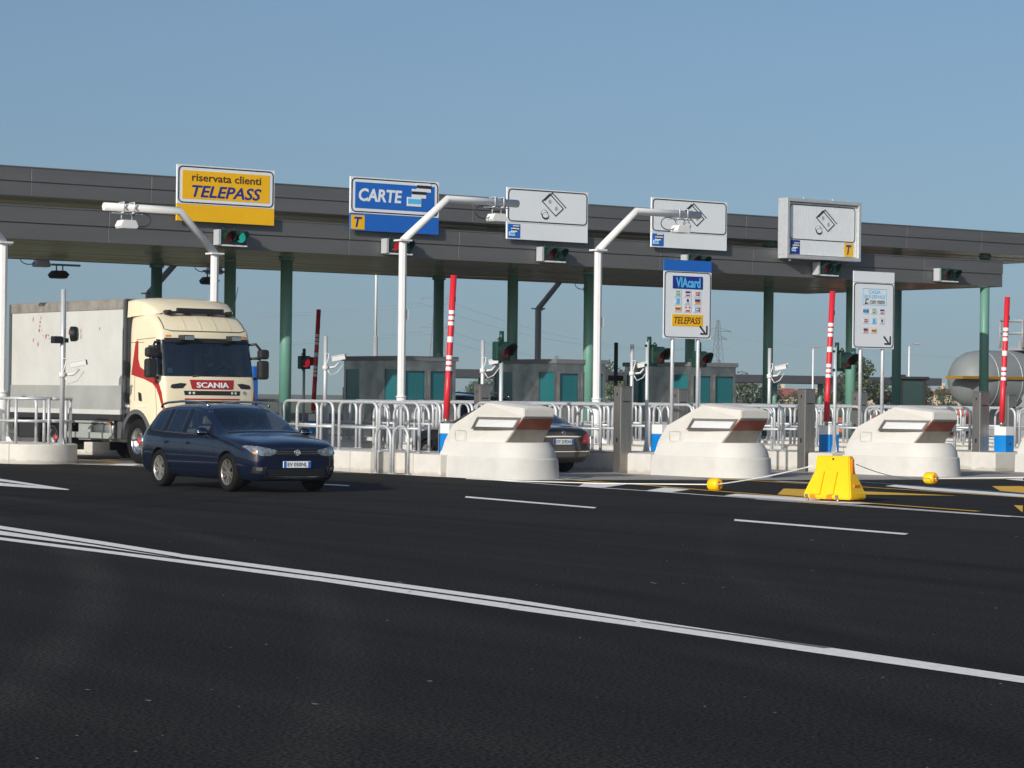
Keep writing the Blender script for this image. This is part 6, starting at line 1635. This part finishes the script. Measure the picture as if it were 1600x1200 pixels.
for z, wd in ((17, 3.8), (23.5, 3.8)):
    for s_ in (-1, 1):
        o = Vector((s_*wd*math.cos(PHI), -s_*wd*math.sin(PHI), z-1))
        q = at(-900, 640); wire(pa+o, Vector((q[0], q[1], 0))+o, 6); q = at(1121, 700); wire(pa+o, Vector((q[0], q[1], -5))+o*.9, 4)
for s_ in (-1, 1):
    o = Vector((s_*4*math.cos(PHI), -s_*4*math.sin(PHI), 19)); q = at(2000, 700); wire(pb+o, Vector((q[0], q[1], 0))+o*.9, 5)
tag(mb.build('overhead_wires', 'pylon'), 'thin overhead wires running between the far pylons', 'wires')
# street lamps and the mast
def lamp(px, D, h, label, arm=1.0):
    x, y = at(px, D); e = empty('street_lamp', (x, y, 0), label, 'street lamp', 'street lamps in the far yard', rz=-PHI)
    MB().cyl((0,0,0), (0,0,h), .06, .045, n=10).build('pole', 'white', e)
    mb = MB(); mb.tube([(0,0,h-.1), (.04,0,h+.08), (.3*arm,0,h+.17), (arm,0,h+.17)], .025, n=8); mb.build('arm', 'greypost', e)
    mb = MB(); mb.box(arm-.05, arm+.3, -.12, .12, h+.10, h+.19, .03); mb.build('lamp_head', 'greypost', e)
lamp(1270, 150, 4.55, 'street lamp above the far canopy, left of the second barrier', .15); lamp(1420, 150, 4.75, 'street lamp right of the self-service sign', .3)
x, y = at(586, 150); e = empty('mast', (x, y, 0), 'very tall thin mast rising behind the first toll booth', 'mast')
mb = MB(); mb.cyl((0,0,4.95), (0,0,12), .075, .06, n=10); mb.build('upper_tube', 'white', e); mb = MB(); mb.cyl((0,0,0), (0,0,4.95), .13, n=10); mb.build('shaded_lower_tube', 'greypost', e)  # lower mast darkened: shade put into its colour as a separate, thicker tube
# dark post with a small blue panel behind the rightmost gantry post
x, y = at(962, 84); e = empty('display_post', (x, y, 0), 'thin dark post with a small tilted panel right of the tall gantry post', 'post')
MB().cyl((0,0,0), (0,0,3.4), .065, n=10).build('post', 'siggreen', e); mb = MB(); mb.box(-.28, .28, -.12, .12, 2.2, 2.36, .02); q = mb.build('panel', 'sigblack', e); q.rotation_euler = (R(0), R(0), R(20))
# floodlights under the rear edge of the canopy
for px, lab in ((86, 'small floodlight under the rear canopy edge, at the left'), (322, 'small floodlight under the rear canopy edge, beside the gantry post')):
    t_ = (px-800)/4162; yy = 70.0; xx = yy*(math.sin(PHI)+math.cos(PHI)*t_)/(math.cos(PHI)-math.sin(PHI)*t_)
    e = empty('floodlight', (xx, yy, 5.35), lab, 'floodlight', 'floodlights under the canopy')
    mb = MB(); mb.box(-.15, .75, -.04, .04, -.06, .0); mb.cyl((0,0,-.06), (0,0,-.2), .02); mb.cyl((.2,0,-.06), (.2,0,-.2), .02); mb.build('bracket', 'greypost', e)
    mb = MB(); mb.prism([(-.16,-.42), (.28,-.42), (.36,-.30), (.24,-.2), (-.10,-.2), (-.22,-.32)], 'y', -.14, .14, .015); mb.build('lamp_head', 'sigblack', e)
    mb = MB(); mb.box(-.12, .24, -.1, .1, -.432, -.421); mb.build('lamp_glass', 'lampwhite', e)
# ---------------------------------------------------------------- the air
hz = bpy.data.materials.new('haze'); hz.use_nodes = True; t = hz.node_tree
t.nodes.remove(t.nodes['Principled BSDF']); pv = t.nodes.new('ShaderNodeVolumePrincipled')
pv.inputs['Color'].default_value = (.80, .88, 1, 1); pv.inputs['Density'].default_value = .00025; pv.inputs['Anisotropy'].default_value = .2
t.links.new(pv.outputs[0], t.nodes['Material Output'].inputs['Volume'])
M['haze'] = hz
tag(MB().box(-250, 1000, -60, 1000, -1.2, 40).build('haze', 'haze'), kind='stuff')
